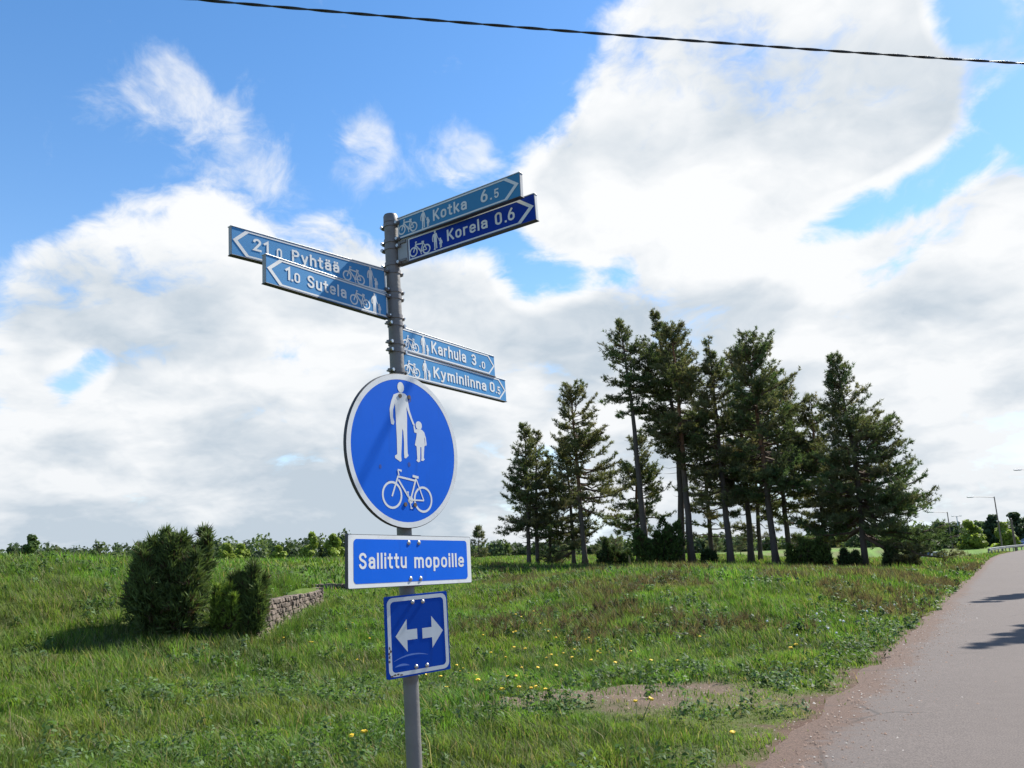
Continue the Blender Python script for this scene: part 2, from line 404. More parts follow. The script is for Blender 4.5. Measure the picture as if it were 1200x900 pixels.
def dirt_mask(x, y):
    n = fbm(x * 2.2, y * 2.2, 40) - 0.5
    e = ((x - 1.05 - 0.1 * (y - 9.9)) / 1.75) ** 2 + ((y - 9.95) / 1.35) ** 2
    p = 0.97 * (1 - sstep(0.35, 1.25, e + n * 1.7))
    e2 = ((x - 2.45) / 0.8) ** 2 + ((y - 9.0) / 0.45) ** 2
    p = np.maximum(p, 0.55 * (1 - sstep(0.4, 1.2, e2 + n * 2.0)))
    # trodden path by the far wall
    e3 = np.abs(y - 40 - 0.6 * np.sin(x * 0.5)) / 1.3 + np.maximum(0, np.abs(x + 8.5) - 3.4) * 0.8
    return np.maximum(p, 0.9 * (1 - sstep(0.5, 1.1, e3 + n)))
def shoulder_mask(x, y):
    d = road_d(x, y) + (fbm(x * 1.3, y * 1.3, 60) - 0.5) * 1.1 + (fbm(x * 6, y * 6, 61) - 0.5) * 0.6
    wdt = -0.10 + 0.22 * (1 - sstep(9, 20, y))
    return sstep(-wdt * 0.55 - 0.10, -wdt * 0.55 + 0.40, d)
def meadow_col(x, y):
    """colour of the sward: fresh green, darker clumps, yellow-green and dry, brownish areas"""
    a = fbm(x * 0.9, y * 0.9, 11); b_ = fbm(x * 0.22, y * 0.22, 12); c_ = fbm(x * 0.45 + 5, y * 0.45, 13)
    g = np.stack([0.092 + 0 * a, 0.172 + 0 * a, 0.028 + 0 * a], -1)
    mid = fbm(x * 2.6, y * 2.6, 14, 3)
    g = g * ((0.40 + 1.1 * a) * (0.55 + 0.95 * mid))[..., None]
    yl = sstep(0.46, 0.66, b_)[..., None]; g = g * (1 - yl * 0.6) + np.array([0.125, 0.180, 0.030]) * yl * 0.6
    # dry heather-brown areas on the rise before the pines
    dist = np.hypot(x, y)
    br = sstep(0.47, 0.62, c_) * (0.35 + 0.65 * sstep(16, 26, dist) * sstep(-2, 4, x))
    br = (br * 0.6)[..., None]; g = g * (1 - br) + np.array([0.135, 0.112, 0.058]) * br
    return g

def build_ground():
    front = np.linspace(R(-46), R(46), 420); back = np.linspace(R(46), R(314), 70)[1:-1]
    ang = np.concatenate([front, back]); rad = np.concatenate([[0.6, 1.2, 1.8, 2.4], np.geomspace(3, 120, 300), np.geomspace(124, 4000, 34)])
    A, Rr = np.meshgrid(ang, rad); X = Rr * np.sin(A); Y = Rr * np.cos(A); Z = terrain(X, Y)
    na, nr = len(ang), len(rad)
    V = np.stack([X, Y, Z], -1).reshape(-1, 3); V = np.vstack([V, [[0, 0, -0.03]]])
    i = np.arange(nr - 1)[:, None]; j = np.arange(na)[None, :]; j2 = (j + 1) % na
    Fq = np.stack([i * na + j, (i + 1) * na + j, (i + 1) * na + j2, i * na + j2], -1).reshape(-1, 4)
    Fq = Fq[:, ::-1].copy()
    cx, cy = V[:, 0], V[:, 1]
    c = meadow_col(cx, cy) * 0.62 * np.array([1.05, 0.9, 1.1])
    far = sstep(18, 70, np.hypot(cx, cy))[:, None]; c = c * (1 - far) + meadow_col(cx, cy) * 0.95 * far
    dm = dirt_mask(cx, cy)[:, None]; c = c * (1 - dm) + np.array([0.118, 0.086, 0.062]) * dm
    sm = shoulder_mask(cx, cy)[:, None]; c = c * (1 - sm) + np.array([0.098, 0.062, 0.046]) * sm
    hole = [tuple([len(V) - 1, k, (k + 1) % na][::-1]) for k in range(na)]
    # cap the middle with a small fan turned into quads-free list
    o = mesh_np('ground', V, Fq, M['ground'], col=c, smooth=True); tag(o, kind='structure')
    o2 = mesh_np('ground_underfoot', V[list(range(na)) + [len(V) - 1]], [tuple([na, k, (k + 1) % na][::-1]) for k in range(na)], M['ground'], o, col=c[list(range(na)) + [len(V) - 1]])
build_ground()

def build_road():
    ys = np.concatenate([np.arange(-14, 40, 0.3), np.arange(40, 230, 2.0)])
    ds = np.concatenate([[0.0, 0.12, 0.25, 0.4, 0.6, 0.9, 1.3, 1.8], np.linspace(2.4, 5.6, 6)])
    V = []; Cc = []
    tv = np.array([0.605, 1.0]) * EDGE_COS; nv = np.array([EDGE_COS, -0.605 * EDGE_COS])
    for y in ys:
        s0 = np.array([float(road_edge(y)), y])
        jag = 0.22 + 0.22 * (float(fbm(y * 1.1, 3.3, 70)) - 0.5) * 2 + 0.12 * (float(fbm(y * 4, 9.1, 71)) - 0.5)
        for d in ds:
            dd = d * (1 + .30 * float(sstep(40, 80, y))) if d > 1 else jag + (1.0 - jag) * d
            p = s0 + nv * dd; crown = 0.004 + 0.03 * (1 - ((dd - 3.6) / 3.7) ** 2)
            V.append((p[0], p[1], crown)); Cc.append((max(0, 1.10 - (dd - jag) / 0.62), 0, 0))
    n = len(ds); i = np.arange(len(ys) - 1)[:, None]; j = np.arange(n - 1)[None, :]
    Fq = np.stack([i * n + j, i * n + j + 1, (i + 1) * n + j + 1, (i + 1) * n + j], -1).reshape(-1, 4)
    o = mesh_np('road', np.array(V), Fq, M['asphalt'], col=np.array(Cc), smooth=True); tag(o, kind='structure')
build_road()

# ------------------------------------------------------------------ the signpost
PB = np.array([-.38724, 3.25, 0.0]); TX = -.038668
AX = np.array([TX, 0, 1.0]); AX /= np.linalg.norm(AX)
def pole_pt(z): return PB + np.array([TX * z, 0, z])
def frame(az, tilt, zc, left=False, push=0.0, slide=0.0):
    """local X = reading direction, Y = up the sign, Z = out of its face"""
    az = R(az); tilt = R(tilt)
    u = np.array([sin(az), cos(az), 0]); u -= AX * (u @ AX); u /= np.linalg.norm(u)
    u2 = u * cos(tilt) + AX * sin(tilt); v2 = AX * cos(tilt) - u * sin(tilt)
    if left: u2 = -u2
    n = np.cross(u2, v2); o = pole_pt(zc) + n * push + u2 * slide
    return Matrix(((u2[0], v2[0], n[0], o[0]), (u2[1], v2[1], n[1], o[1]), (u2[2], v2[2], n[2], o[2]), (0, 0, 0, 1)))
def sign_blue(name, col, rough, scratch=0.0, fade=None):
    m, t, b = new_mat(name)
    co = t.n('ShaderNodeTexCoord').outputs['Object']
    n = t.noise(co, 5, 6, 0.6); f = t.noise(co, 160, 3, 0.6)
    c = t.mix(n, tuple(q * 0.88 for q in col), tuple(min(1, q * 1.12) for q in col))
    c = t.mix(t.math('MULTIPLY', t.smooth(f, 0.60, 0.75), 0.25), c, tuple(min(1, q * 0.5 + 0.08) for q in col))
    streak = t.noise(t.vec('MULTIPLY', co, (26, 3, 1)), 1.0, 4, 0.6)
    c = t.mix(t.math('MULTIPLY', t.smooth(streak, 0.55, 0.8), 0.22), c, (0.16, 0.22, 0.28) if fade else (0.01, 0.03, 0.09))
    t.set(b.inputs['Base Color'], c); b.inputs['Specular IOR Level'].default_value = 0.10
    t.set(b.inputs['Roughness'], t.math('MULTIPLY_ADD', n, 0.25, rough))
    return m
M['blue_faded'] = sign_blue('faded_blue_sheeting', (0.062, 0.235, 0.46), 0.4, fade=True)
M['blue_faded2'] = sign_blue('faded_steel_blue_sheeting', (0.047, 0.200, 0.37), 0.4, fade=True)
M['blue_fresh'] = sign_blue('deep_blue_sheeting', (0.003, 0.032, 0.26), 0.4)
M['blue_round'] = sign_blue('royal_blue_sheeting', (0.001, 0.105, 0.57), 0.45)
M['blue_plate'] = sign_blue('blue_enamel', (0.001, 0.054, 0.35), 0.4)
M['sign_white'] = simple('sign_white_film', (0.60, 0.62, 0.61), 0.55, var=0.08, scale=22, dirt=(0.38, 0.37, 0.33), dirt_amt=0.35)
M['alu'] = simple('weathered_aluminium', (0.30, 0.31, 0.31), 0.55, metal=0.35, var=0.2, scale=14, dirt=(0.12, 0.11, 0.1), dirt_amt=0.5)
M['alu_light'] = simple('sky_lit_aluminium_edge', (0.55, 0.57, 0.56), 0.4, metal=0.3, var=0.15, scale=14)  # lighter colour stands for sky reflected in the top flange
M['alu_dark'] = simple('dark_sign_edge', (0.055, 0.055, 0.058), 0.6, metal=0.2, var=0.3, scale=20)
M['galv'] = simple('galvanised_pole_steel', (0.175, 0.168, 0.158), 0.6, metal=0.3, var=0.3, scale=9, bump=0.25, dirt=(0.085, 0.066, 0.052), dirt_amt=0.75)
M['clamp'] = simple('clamp_steel', (0.16, 0.15, 0.145), 0.5, metal=0.5, var=0.3, scale=25, dirt=(0.10, 0.065, 0.045), dirt_amt=0.5)
M['bolt'] = simple('bolt_steel', (0.45, 0.44, 0.42), 0.35, metal=0.8, var=0.2, scale=60)
M['stain'] = simple('grime_spot', (0.004, 0.045, 0.26), 0.8, var=0.5, scale=120)
M['rust'] = simple('rusty_bolt_stain', (0.11, 0.075, 0.05), 0.8, var=0.4, scale=90)

# condensed road-sign lettering drawn as strokes: centre lines in a box one cap height tall
def arc(cx, cy, rx, ry, a0, a1, n=12):
    return [(cx + rx * cos(R(a0 + (a1 - a0) * k / n)), cy + ry * sin(R(a0 + (a1 - a0) * k / n))) for k in range(n + 1)]
def oval(cx, cy, rx, ry):                       # straight-sided closed oval
    k = max(0.0, ry - rx * 1.15); return arc(cx, cy + k, rx, ry - k, 0, 180, 12) + arc(cx, cy - k, rx, ry - k, 180, 360, 12) + [(cx + rx, cy + k)]
XH = .70
_a = [[(.02, XH * .78)] + arc(.20, XH - .19, .20, .19, 150, 0, 9) + [(.40, 0)], [(.40, .40), (.22, .40)] + arc(.19, .20, .18, .20, 90, 270, 9) + [(.26, .02), (.40, .13)]]
GLYPH = {
 'a': (.40, _a), 'e': (.40, [[(.01, .36), (.40, .36)] + arc(.20, XH - .20, .20, .20, 0, 180, 10) + arc(.20, .20, .20, .20, 180, 325, 9)]),
 'o': (.40, [oval(.20, XH / 2, .20, XH / 2)]), 'n': (.38, [[(0, 0), (0, XH)], [(0, XH - .24)] + arc(.19, XH - .19, .19, .19, 160, 0, 9) + [(.38, 0)]]),
 'h': (.38, [[(0, 0), (0, 1)], [(0, XH - .24)] + arc(.19, XH - .19, .19, .19, 160, 0, 9) + [(.38, 0)]]),
 'm': (.66, [[(0, 0), (0, XH)], [(0, XH - .22)] + arc(.165, XH - .165, .165, .165, 160, 0, 9) + [(.33, 0)], [(.33, XH - .22)] + arc(.495, XH - .165, .165, .165, 160, 0, 9) + [(.66, 0)]]),
 'u': (.38, [[(0, XH)] + arc(.19, .19, .19, .19, 180, 340, 9) + [(.38, .24)], [(.38, 0), (.38, XH)]]),
 'r': (.26, [[(0, 0), (0, XH)], [(0, XH - .26)] + arc(.20, XH - .20, .20, .20, 165, 75, 7)]),
 't': (.25, [[(.10, .95)] + arc(.24, .14, .14, .14, 180, 280, 7), [(-.03, XH), (.25, XH)]]), 'l': (0, [[(0, 0), (0, 1)]]),
 'i': (0, [[(0, 0), (0, XH)], [(0, .95), (0, 1)]]), 'k': (.38, [[(0, 0), (0, 1)], [(.36, XH), (.02, .29)], [(.13, .42), (.39, 0)]]),
 'y': (.40, [[(0, XH), (.20, .03)], [(.40, XH), (.17, -.18), (.10, -.27), (0, -.27)]]), 'p': (.39, [[(0, XH), (0, -.28)], oval(.19, XH / 2, .20, XH / 2)]),
 'K': (.46, [[(0, 0), (0, 1)], [(.44, 1), (.02, .40)], [(.16, .56), (.47, 0)]]), 'P': (.44, [[(0, 0), (0, 1), (.22, 1)] + arc(.22, .755, .22, .245, 90, -90, 10) + [(0, .51)]]),
 'S': (.44, [arc(.22, .76, .22, .24, 15, 180, 9) + [(.03, .66), (.10, .57), (.34, .45), (.42, .35)] + arc(.22, .24, .22, .24, 0, -165, 9)]),
 '0': (.40, [oval(.20, .5, .20, .5)]), '1': (.20, [[(.0, .78), (.20, 1), (.20, 0)]]),
 '2': (.42, [arc(.20, .77, .20, .23, 170, -25, 10) + [(.30, .52), (0, 0), (.42, 0)]]),
 '3': (.40, [arc(.19, .76, .19, .24, 155, -80, 10) + [(.14, .53)], [(.14, .53)] + arc(.20, .26, .20, .26, 80, -155, 10)]),
 '5': (.40, [[(.38, 1), (.05, 1), (.02, .52)] + arc(.20, .30, .20, .30, 130, -155, 12)]),
 '6': (.40, [oval(.20, .30, .20, .30), [(0, .30), (.03, .55), (.12, .78), (.26, 1)]]),
}
GLYPH['\u00e4'] = (.40, _a + [[(.09, .93), (.09, .97)], [(.31, .93), (.31, .97)]])
def thick(path, hw):
    p = [np.array(q, float) for q in path]
    if len(p) < 2: return None
    p[0] = p[0] + (p[0] - p[1]) / (np.linalg.norm(p[0] - p[1]) + 1e-9) * hw * .98 if np.linalg.norm(p[0] - p[-1]) > 1e-6 else p[0]
    if np.linalg.norm(p[0] - p[-1]) > 1e-6: p[-1] = p[-1] + (p[-1] - p[-2]) / (np.linalg.norm(p[-1] - p[-2]) + 1e-9) * hw * .98
    closed = np.linalg.norm(p[0] - p[-1]) < 1e-6; L = []; Rr = []
    for i in range(len(p)):
        a_ = p[i] - p[i - 1] if i > 0 else (p[i] - p[-2] if closed else p[1] - p[0]); b_ = p[i + 1] - p[i] if i < len(p) - 1 else (p[1] - p[0] if closed else p[-1] - p[-2])
        a_ = a_ / (np.linalg.norm(a_) + 1e-9); b_ = b_ / (np.linalg.norm(b_) + 1e-9); na = np.array([-a_[1], a_[0]]); nb = np.array([-b_[1], b_[0]]); n_ = na + nb; n_ /= np.linalg.norm(n_) + 1e-9
        k = hw / max(.45, n_ @ na); L.append(p[i] + n_ * k); Rr.append(p[i] - n_ * k)
    return L, Rr
def text_mesh(body, x0, x1, base, cap, z, name, mat, parent, bold=0.022):
    sw = .160; gap = .150; pen = 0.0; strokes = []
    for ch in body:
        wd, paths = GLYPH[ch]
        for pt in paths: strokes.append([(pen + sw / 2 + x, sw / 2 + y * (1 - sw)) for x, y in pt])
        pen += wd + sw + gap
    tot = pen - gap; kx = (x1 - x0) / tot; ky = cap; hw = sw / 2
    if len(body) == 1: hw *= 1.0
    m_ = MB(); j = 0
    for st in strokes:
        L, Rr = thick(st, hw); n_ = len(L); j += 1; zz = z + j * 2e-5
        m_.add([(x0 + q[0] * kx, base + q[1] * ky, zz) for q in L] + [(x0 + q[0] * kx, base + q[1] * ky, zz) for q in Rr], [(k, n_ + k, n_ + k + 1, k + 1) for k in range(n_ - 1)])
    return m_.build(name, mat, parent)

ADULT = [(-.0337,.2331),(-.0638,.2207),(-.0781,.1911),(-.0872,.1586),(-.0858,.1277),(-.0803,.0974),(-.0668,.0951),(-.0623,.1073),(-.0692,.1259),(-.0684,.1572),(-.0572,.1861),(-.0551,.1472),(-.0531,.1006),(-.0504,.039),(-.0499,-.0224),(-.0626,-.0296),(-.0618,-.0386),(-.034,-.0516),(-.0265,-.0472),(-.0281,-.0281),(-.0234,.0263),(-.0186,.0852),(-.0136,.074),(-.0106,.0275),(-.0118,-.0152),(-.0103,-.0343),(-.0018,-.0359),(.0136,-.023),(.0085,-.0134),(.0076,.0293),(.0082,.0843),(.0097,.1318),(.0067,.1791),(.0128,.164),(.0272,.134),(.0406,.1102),(.0492,.1032),(.0538,.1093),(.0496,.1144),(.0382,.1354),(.0239,.1695),(.0162,.2045),(.0125,.224),(.0018,.232),(-.0133,.2338)]
CHILD = [(.0677,.0934),(.0576,.0898),(.0515,.1067),(.0448,.1027),(.0494,.077),(.0637,.0746),(.0609,.0584),(.0509,.0242),(.0607,.0188),(.0633,-.0321),(.0576,-.0388),(.0683,-.0458),(.0795,-.0417),(.0828,.0193),(.0884,.0183),(.0877,-.03),(.0841,-.0366),(.0963,-.0388),(.1067,-.0308),(.1013,-.025),(.1066,.0248),(.1111,.0252),(.1069,.0632),(.1111,.0556),(.1113,.03),(.1168,.0258),(.1205,.0341),(.117,.0603),(.1077,.0834),(.0956,.0917),(.0822,.0942)]
def people(z, f=lambda p: p):
    m = MB(); m.poly([f(p) for p in ADULT], z); m.poly([f(p) for p in CHILD], z)
    m.poly([f((-.0235 + .0185 * cos(a), .2565 + .0225 * sin(a))) for a in np.linspace(0, 2 * pi, 20, endpoint=False)], z + 2e-4)
    m.poly([f((.0765 + .0185 * cos(a), .1085 + .018 * sin(a))) for a in np.linspace(0, 2 * pi, 18, endpoint=False)], z + 2e-4)
    return m
def bicycle(z, f=lambda p: p, k=1.0, wk=1.0):
    m = MB()
    def ring(c, ro, ri):
        n = 36; v = []; fc = []
        for q in range(n):
            th = 2 * pi * q / n
            v += [(*f((c[0] + ri * cos(th), c[1] + ri * sin(th))), z), (*f((c[0] + ro * cos(th), c[1] + ro * sin(th))), z)]
        for q in range(n):
            a, b = 2 * q, 2 * ((q + 1) % n); fc.append((a, a + 1, b + 1, b))
        m.add(v, fc)
    ring((-.081, -.186), .0545, .0455 - .002 * (wk - 1) * 4); ring((.0915, -.197), .0535, .0445 - .002 * (wk - 1) * 4)
    j = 0
    for a, b, w_ in (((-.0437,-.1005),(-.0819,-.1914),.0075),((-.045,-.112),(.048,-.1227),.008),((-.0465,-.124),(.0176,-.2015),.008),((.0551,-.1065),(.0188,-.2024),.008),((.0548,-.1183),(.0946,-.201),.0055),((.0198,-.2014),(.0946,-.201),.006),((.004,-.1708),(.022,-.2342),.0045),((-.0005,-.1708),(.0095,-.1708),.005),((.017,-.2342),(.030,-.2342),.005),((.033,-.1045),(.0665,-.109),.010),((-.0484,-.0850),(-.0437,-.105),.006),((-.050,-.0845),(-.028,-.0868),.0065),((-.031,-.0868),(-.033,-.0925),.005)):
        j += 1; m.stroke(f(a), f(b), w_ * k * wk, z + 1e-4 * j)
    ring((.0195, -.2015), .0145, .0)
    return m

post = empty('signpost', tuple(PB + np.array([0, 0, -0.05])))
tag(post, 'galvanised steel post carrying blue cycle route fingerboards and a round blue sign', 'signpost')
PINV = post.matrix_basis.inverted()
def part(o): o.parent = post; return o
def part_empty(name, mat): pass
def place(o, mat):
    o.parent = post; o.matrix_parent_inverse = Matrix.Translation(-Vector(PB + np.array([0, 0, -0.05]))); o.matrix_basis = mat; return o
mb = MB(); rp = 0.0300
mb.tube([pole_pt(z) for z in (-0.05, 0.5, 1.2, 2.0, 2.6, 3.055)], rp, 28)
place(mb.build('pole', M['galv'], smooth=True), Matrix.Identity(4))
mb = MB(); mb.tube([pole_pt(3.040), pole_pt(3.070), pole_pt(3.078)], [rp * 1.07, rp * 1.07, rp * 0.95], 28)
place(mb.build('pole_cap', M['clamp'], smooth=True), Matrix.Identity(4))
for k, (z, az) in enumerate([(3.028, 126), (2.953, 126), (2.921, 123), (2.847, 123), (2.812, -140), (2.727, -140), (2.697, -145), (2.611, -145), (2.578, 32), (2.496, 32), (2.462, 32), (2.374, 32)]):
    fr = frame(az, 0, z, False)
    m = MB(); m.tube([(0, -.0085, 0), (0, .0085, 0)], rp + .0035, 24, caps=False)
    m.tube([(0, .0085, 0), (0, .0086, 0)], [rp + .0035, rp - .001], 24, caps=False); m.tube([(0, -.0086, 0), (0, -.0085, 0)], [rp - .001, rp + .0035], 24, caps=False)
    for s in (-1, 1): m.bevbox((s * (rp + .011), 0, 0), (.022, .015, .018), .002)
    c = place(m.build('clamp', M['clamp'], smooth=True), fr)
    for s in (-1, 1):
        m = MB(); m.tube([(s * (rp + .014), 0, -.018), (s * (rp + .014), 0, .012), (s * (rp + .014), 0, .0121), (s * (rp + .014), 0, .019)], [.0042, .0042, .0075, .0075], 6)
        m.build('bolt', M['bolt'], c, smooth=False)

PANELS = [
 # az, zc, inner, outer, half-height, tilt, left?, material, chevron tip length, chevron weight, texts, bike centre, people x/bottom/height, label
 dict(az=-140.2, zc=2.765, s=.040, e=.765, h=.0542, t=-.55, left=True, mat='blue_faded', cl=.052, cw=.013, tip=.004,
      texts=[('21', .678, .613, -.018, .048), ('0', .579, .556, -.026, .042), ('Pyhtää', .512, .289, -.0205, .047)], dots=[.5945], bike=(.2155, -.016), ped=(.116, -.048, .092),
      label='faded light blue fingerboard reading 21.0 Pyhtää, upper of the two pointing left'),
 dict(az=-145.6, zc=2.652, s=.040, e=.670, h=.0541, t=.28, left=True, mat='blue_faded', cl=.056, cw=.013, tip=.004,
      texts=[('1', .583, .560, -.019, .051), ('0', .541, .514, -.0195, .038), ('Sutela', .478, .279, -.0235, .049)], dots=[.5505], bike=(.2035, -.012), ped=(.110, -.049, .089),
      label='faded light blue fingerboard reading 1.0 Sutela, lower of the two pointing left'),
 dict(az=126.5, zc=3.002, s=.037, e=.697, h=.0495, t=-1.89, left=False, mat='blue_faded2', cl=.058, cw=.013, tip=.005,
      texts=[('Kotka', .246, .430, -.0225, .050), ('6', .503, .538, -.0205, .052), ('5', .571, .594, -.0215, .039)], dots=[.555], bike=(.099, -.006), ped=(.201, -.040, .084),
      label='steel blue fingerboard reading Kotka 6.5 at the top of the post'),
 dict(az=122.8, zc=2.892, s=.089, e=.728, h=.0540, t=0, left=False, mat='blue_fresh', cl=.063, cw=.014, tip=.004,
      texts=[('Korela', .300, .504, -.0215, .050), ('0', .541, .574, -.0245, .052), ('6', .602, .634, -.0245, .052)], dots=[.591], bike=(.154, -.014), ped=(.249, -.041, .086),
      label='dark blue fingerboard reading Korela 0.6 on a grey bracket plate'),
 dict(az=31.9, zc=2.526, s=.035, e=.761, h=.0518, t=-.39, left=False, mat='blue_faded', cl=.050, cw=.0085, tip=.0,
      texts=[('Karhula', .244, .510, -.0255, .056), ('3', .557, .596, -.025, .055), ('0', .643, .672, -.0285, .036)], dots=[.626], bike=(.098, -.016), ped=(.198, -.043, .090),
      label='light blue fingerboard reading Karhula 3.0 pointing right'),
 dict(az=31.5, zc=2.416, s=.035, e=.860, h=.0559, t=-.39, left=False, mat='blue_faded', cl=.058, cw=.0085, tip=.0,
      texts=[('Kyminlinna', .252, .676, -.0275, .052), ('0', .709, .752, -.0245, .051), ('5', .778, .804, -.0290, .041)], dots=[.767], bike=(.098, -.018), ped=(.203, -.048, .090),
      label='light blue fingerboard reading Kyminlinna 0.5, lowest of the fingerboards'),
]
for p in PANELS:
    sg = -1 if p['left'] else 1
    fr = frame(p['az'], p['t'], p['zc'], p['left'])
    s, e, h = p['s'], p['e'], p['h']; X = lambda u: sg * u
    body = MB()
    s0 = 0.033 if p['mat'] == 'blue_fresh' else s
    body.bevbox((X((s0 + e) / 2), 0, -.0115), (e - s0, 2 * h, .019), .0018)
    bo = place(body.build('direction_panel', M['alu'] if p['mat'] == 'blue_fresh' else M['alu']), fr); bo['label'] = p['label']
    # rolled flanges along the top and bottom edges
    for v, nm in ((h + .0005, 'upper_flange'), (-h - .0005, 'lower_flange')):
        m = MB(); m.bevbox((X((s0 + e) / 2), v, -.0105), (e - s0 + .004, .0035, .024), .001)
        m.build(nm, M['alu_light'] if v > 0 else M['alu_dark'], bo)  # sky reflection above and underside shade below are put into the flange colours
    q = MB(); x0, x1 = sorted((X(s + .002), X(e - .002))); hh = h - .0018
    q.add([(x0, -hh, -.001), (x1, -hh, -.001), (x1, hh, -.001), (x0, hh, -.001), (x0, -hh, -.003), (x1, -hh, -.003), (x1, hh, -.003), (x0, hh, -.003)], [(0, 1, 2, 3), (0, 4, 5, 1), (1, 5, 6, 2), (2, 6, 7, 3), (3, 7, 4, 0)])
    q.build('blue_face', M[p['mat']], bo)
    th = .0065; cw = p['cw']; cl = p['cl']; tp = e - .005; hb = h - .004; ty = p['tip']
    outer = [(s + .004, hb), (tp - cl, hb), (tp, ty), (tp - cl, -hb), (s + .004, -hb)]
    lc = sqrt(cl ** 2 + hb ** 2); dx = cw * lc / hb
    kx = cl / hb
    inner = [(s + .004 + th * .9, hb - th), (tp - cl - dx + kx * th, hb - th), (tp - dx, ty), (tp - cl - dx + kx * th, -hb + th), (s + .004 + th * .9, -hb + th)]
    m = MB(); n = 5; zz = 0.0002
    vv = [(X(a), b, zz) for a, b in outer] + [(X(a), b, zz) for a, b in inner]
    m.add(vv, [((k, (k + 1) % n, n + (k + 1) % n, n + k) if p['left'] else (k, n + k, n + (k + 1) % n, (k + 1) % n)) for k in range(n)])
    m.build('border_line', M['sign_white'], bo)
    for body_, a, b, base_, cap in p['texts']:
        xa, xb = sorted((X(a), X(b))); text_mesh(body_, xa, xb, base_, cap, .0004, 'lettering', M['sign_white'], bo, 0.030 if len(body_) > 2 else 0.022)
    m = MB()
    for d in p['dots']:
        bx, by = X(d), p['texts'][1][3] - .0005; m.add([(bx - .0045, by, .0004), (bx + .0045, by, .0004), (bx + .0045, by + .008, .0004), (bx - .0045, by + .008, .0004)], [(0, 1, 2, 3)])
    m.build('decimal_point', M['sign_white'], bo)
    bx, by = X(p['bike'][0]), p['bike'][1]
    bicycle(.0003, lambda q_: (bx + (q_[0] - .0043) * .405, by + (q_[1] + .175) * .405), .405, 1.8).build('bicycle_symbol', M['sign_white'], bo)
    px_, pb, ph = X(p['ped'][0]), p['ped'][1], p['ped'][2]; kk = ph / .331
    people(.0003, lambda q_: (px_ + (q_[0] - .018) * kk * 1.0, pb + (q_[1] + .0516) * kk)).build('pedestrian_symbol', M['sign_white'], bo)
    if p['mat'] == 'blue_fresh':
        m = MB(); m.bevbox((.0605, 0, .0005), (.053, 2 * h - .01, .004), .001); m.build('bracket_plate', M['alu'], bo)
        for v in (-.040, .042):
            m = MB(); m.bevbox((.062, v, .005), (.040, .012, .007), .0015); m.build('fixing_bar', M['clamp'], bo)

# round sign -----------------------------------------------------------
fr = frame(37.5, -1.85, 2.035, push=.05, slide=-.020)
RS = .315
m = MB(); n = 72
rings = [(RS - .004, -.015), (RS, -.013), (RS, -.003), (RS - .0025, -.0005), (RS - .020, .0)]
vv = []; ff = []
for r_, z_ in rings: vv += [(r_ * cos(2 * pi * k / n), r_ * sin(2 * pi * k / n), z_) for k in range(n)]
for a in range(len(rings) - 1):
    for k in range(n): k2 = (k + 1) % n; ff.append((a * n + k, a * n + k2, (a + 1) * n + k2, (a + 1) * n + k))
ff.append(tuple(range((len(rings) - 1) * n, len(rings) * n)))
bk = len(vv); vv += [((RS - .02) * cos(2 * pi * k / n), (RS - .02) * sin(2 * pi * k / n), -.006) for k in range(n)]
for k in range(n): k2 = (k + 1) % n; ff.append((bk + k, bk + k2, k2, k))
ff.append(tuple(range(bk, bk + n))[::-1])
m.add(vv, ff); rs = place(m.build('round_sign', M['alu_dark'], smooth=True), fr); rs['label'] = 'round blue sign with a white adult, child and bicycle'
m = MB(); m.ring((0, 0), RS - .0245, RS - .003, .0006, 72); m.build('border_ring', M['sign_white'], rs)
m = MB(); m.disc((0, 0), RS - .0235, RS - .0235, .0003, 72); m.build('blue_face', M['blue_round'], rs)
people(.0009).build('pedestrian_symbol', M['sign_white'], rs)
bicycle(.0009).build('bicycle_symbol', M['sign_white'], rs)
m = MB()
for q_, (x, y, r_) in enumerate(((-.1417, -.0788, .007), (.0157, -.0592, .008), (.024, .214, .012), (-.10, -.135, .005), (.09, .05, .004))):
    m.disc((x, y), r_, r_ * 1.3, .00075 + q_ * 1e-5, 10)
st_ = m.build('stain', M['stain'], rs); st_['kind'] = 'stuff'
for x, y in ((-.0287, .2203), (.0222, .2214), (-.0104, -.2204), (.0437, -.2206)):
    m = MB(); m.disc((x, y), .0085, .0085, .0040, 12); m.tube([(x, y, 0), (x, y, .0038)], .0085, 12); m.build('bolt', M['rust'], rs)
for v in (.22, -.22):
    m = MB(); m.box((.015, v, -.030), (.16, .030, .020)); m.tube([(.02, v - .012, -.05), (.02, v + .012, -.05)], rp + .004, 20); m.build('mounting_bracket', M['clamp'], rs)

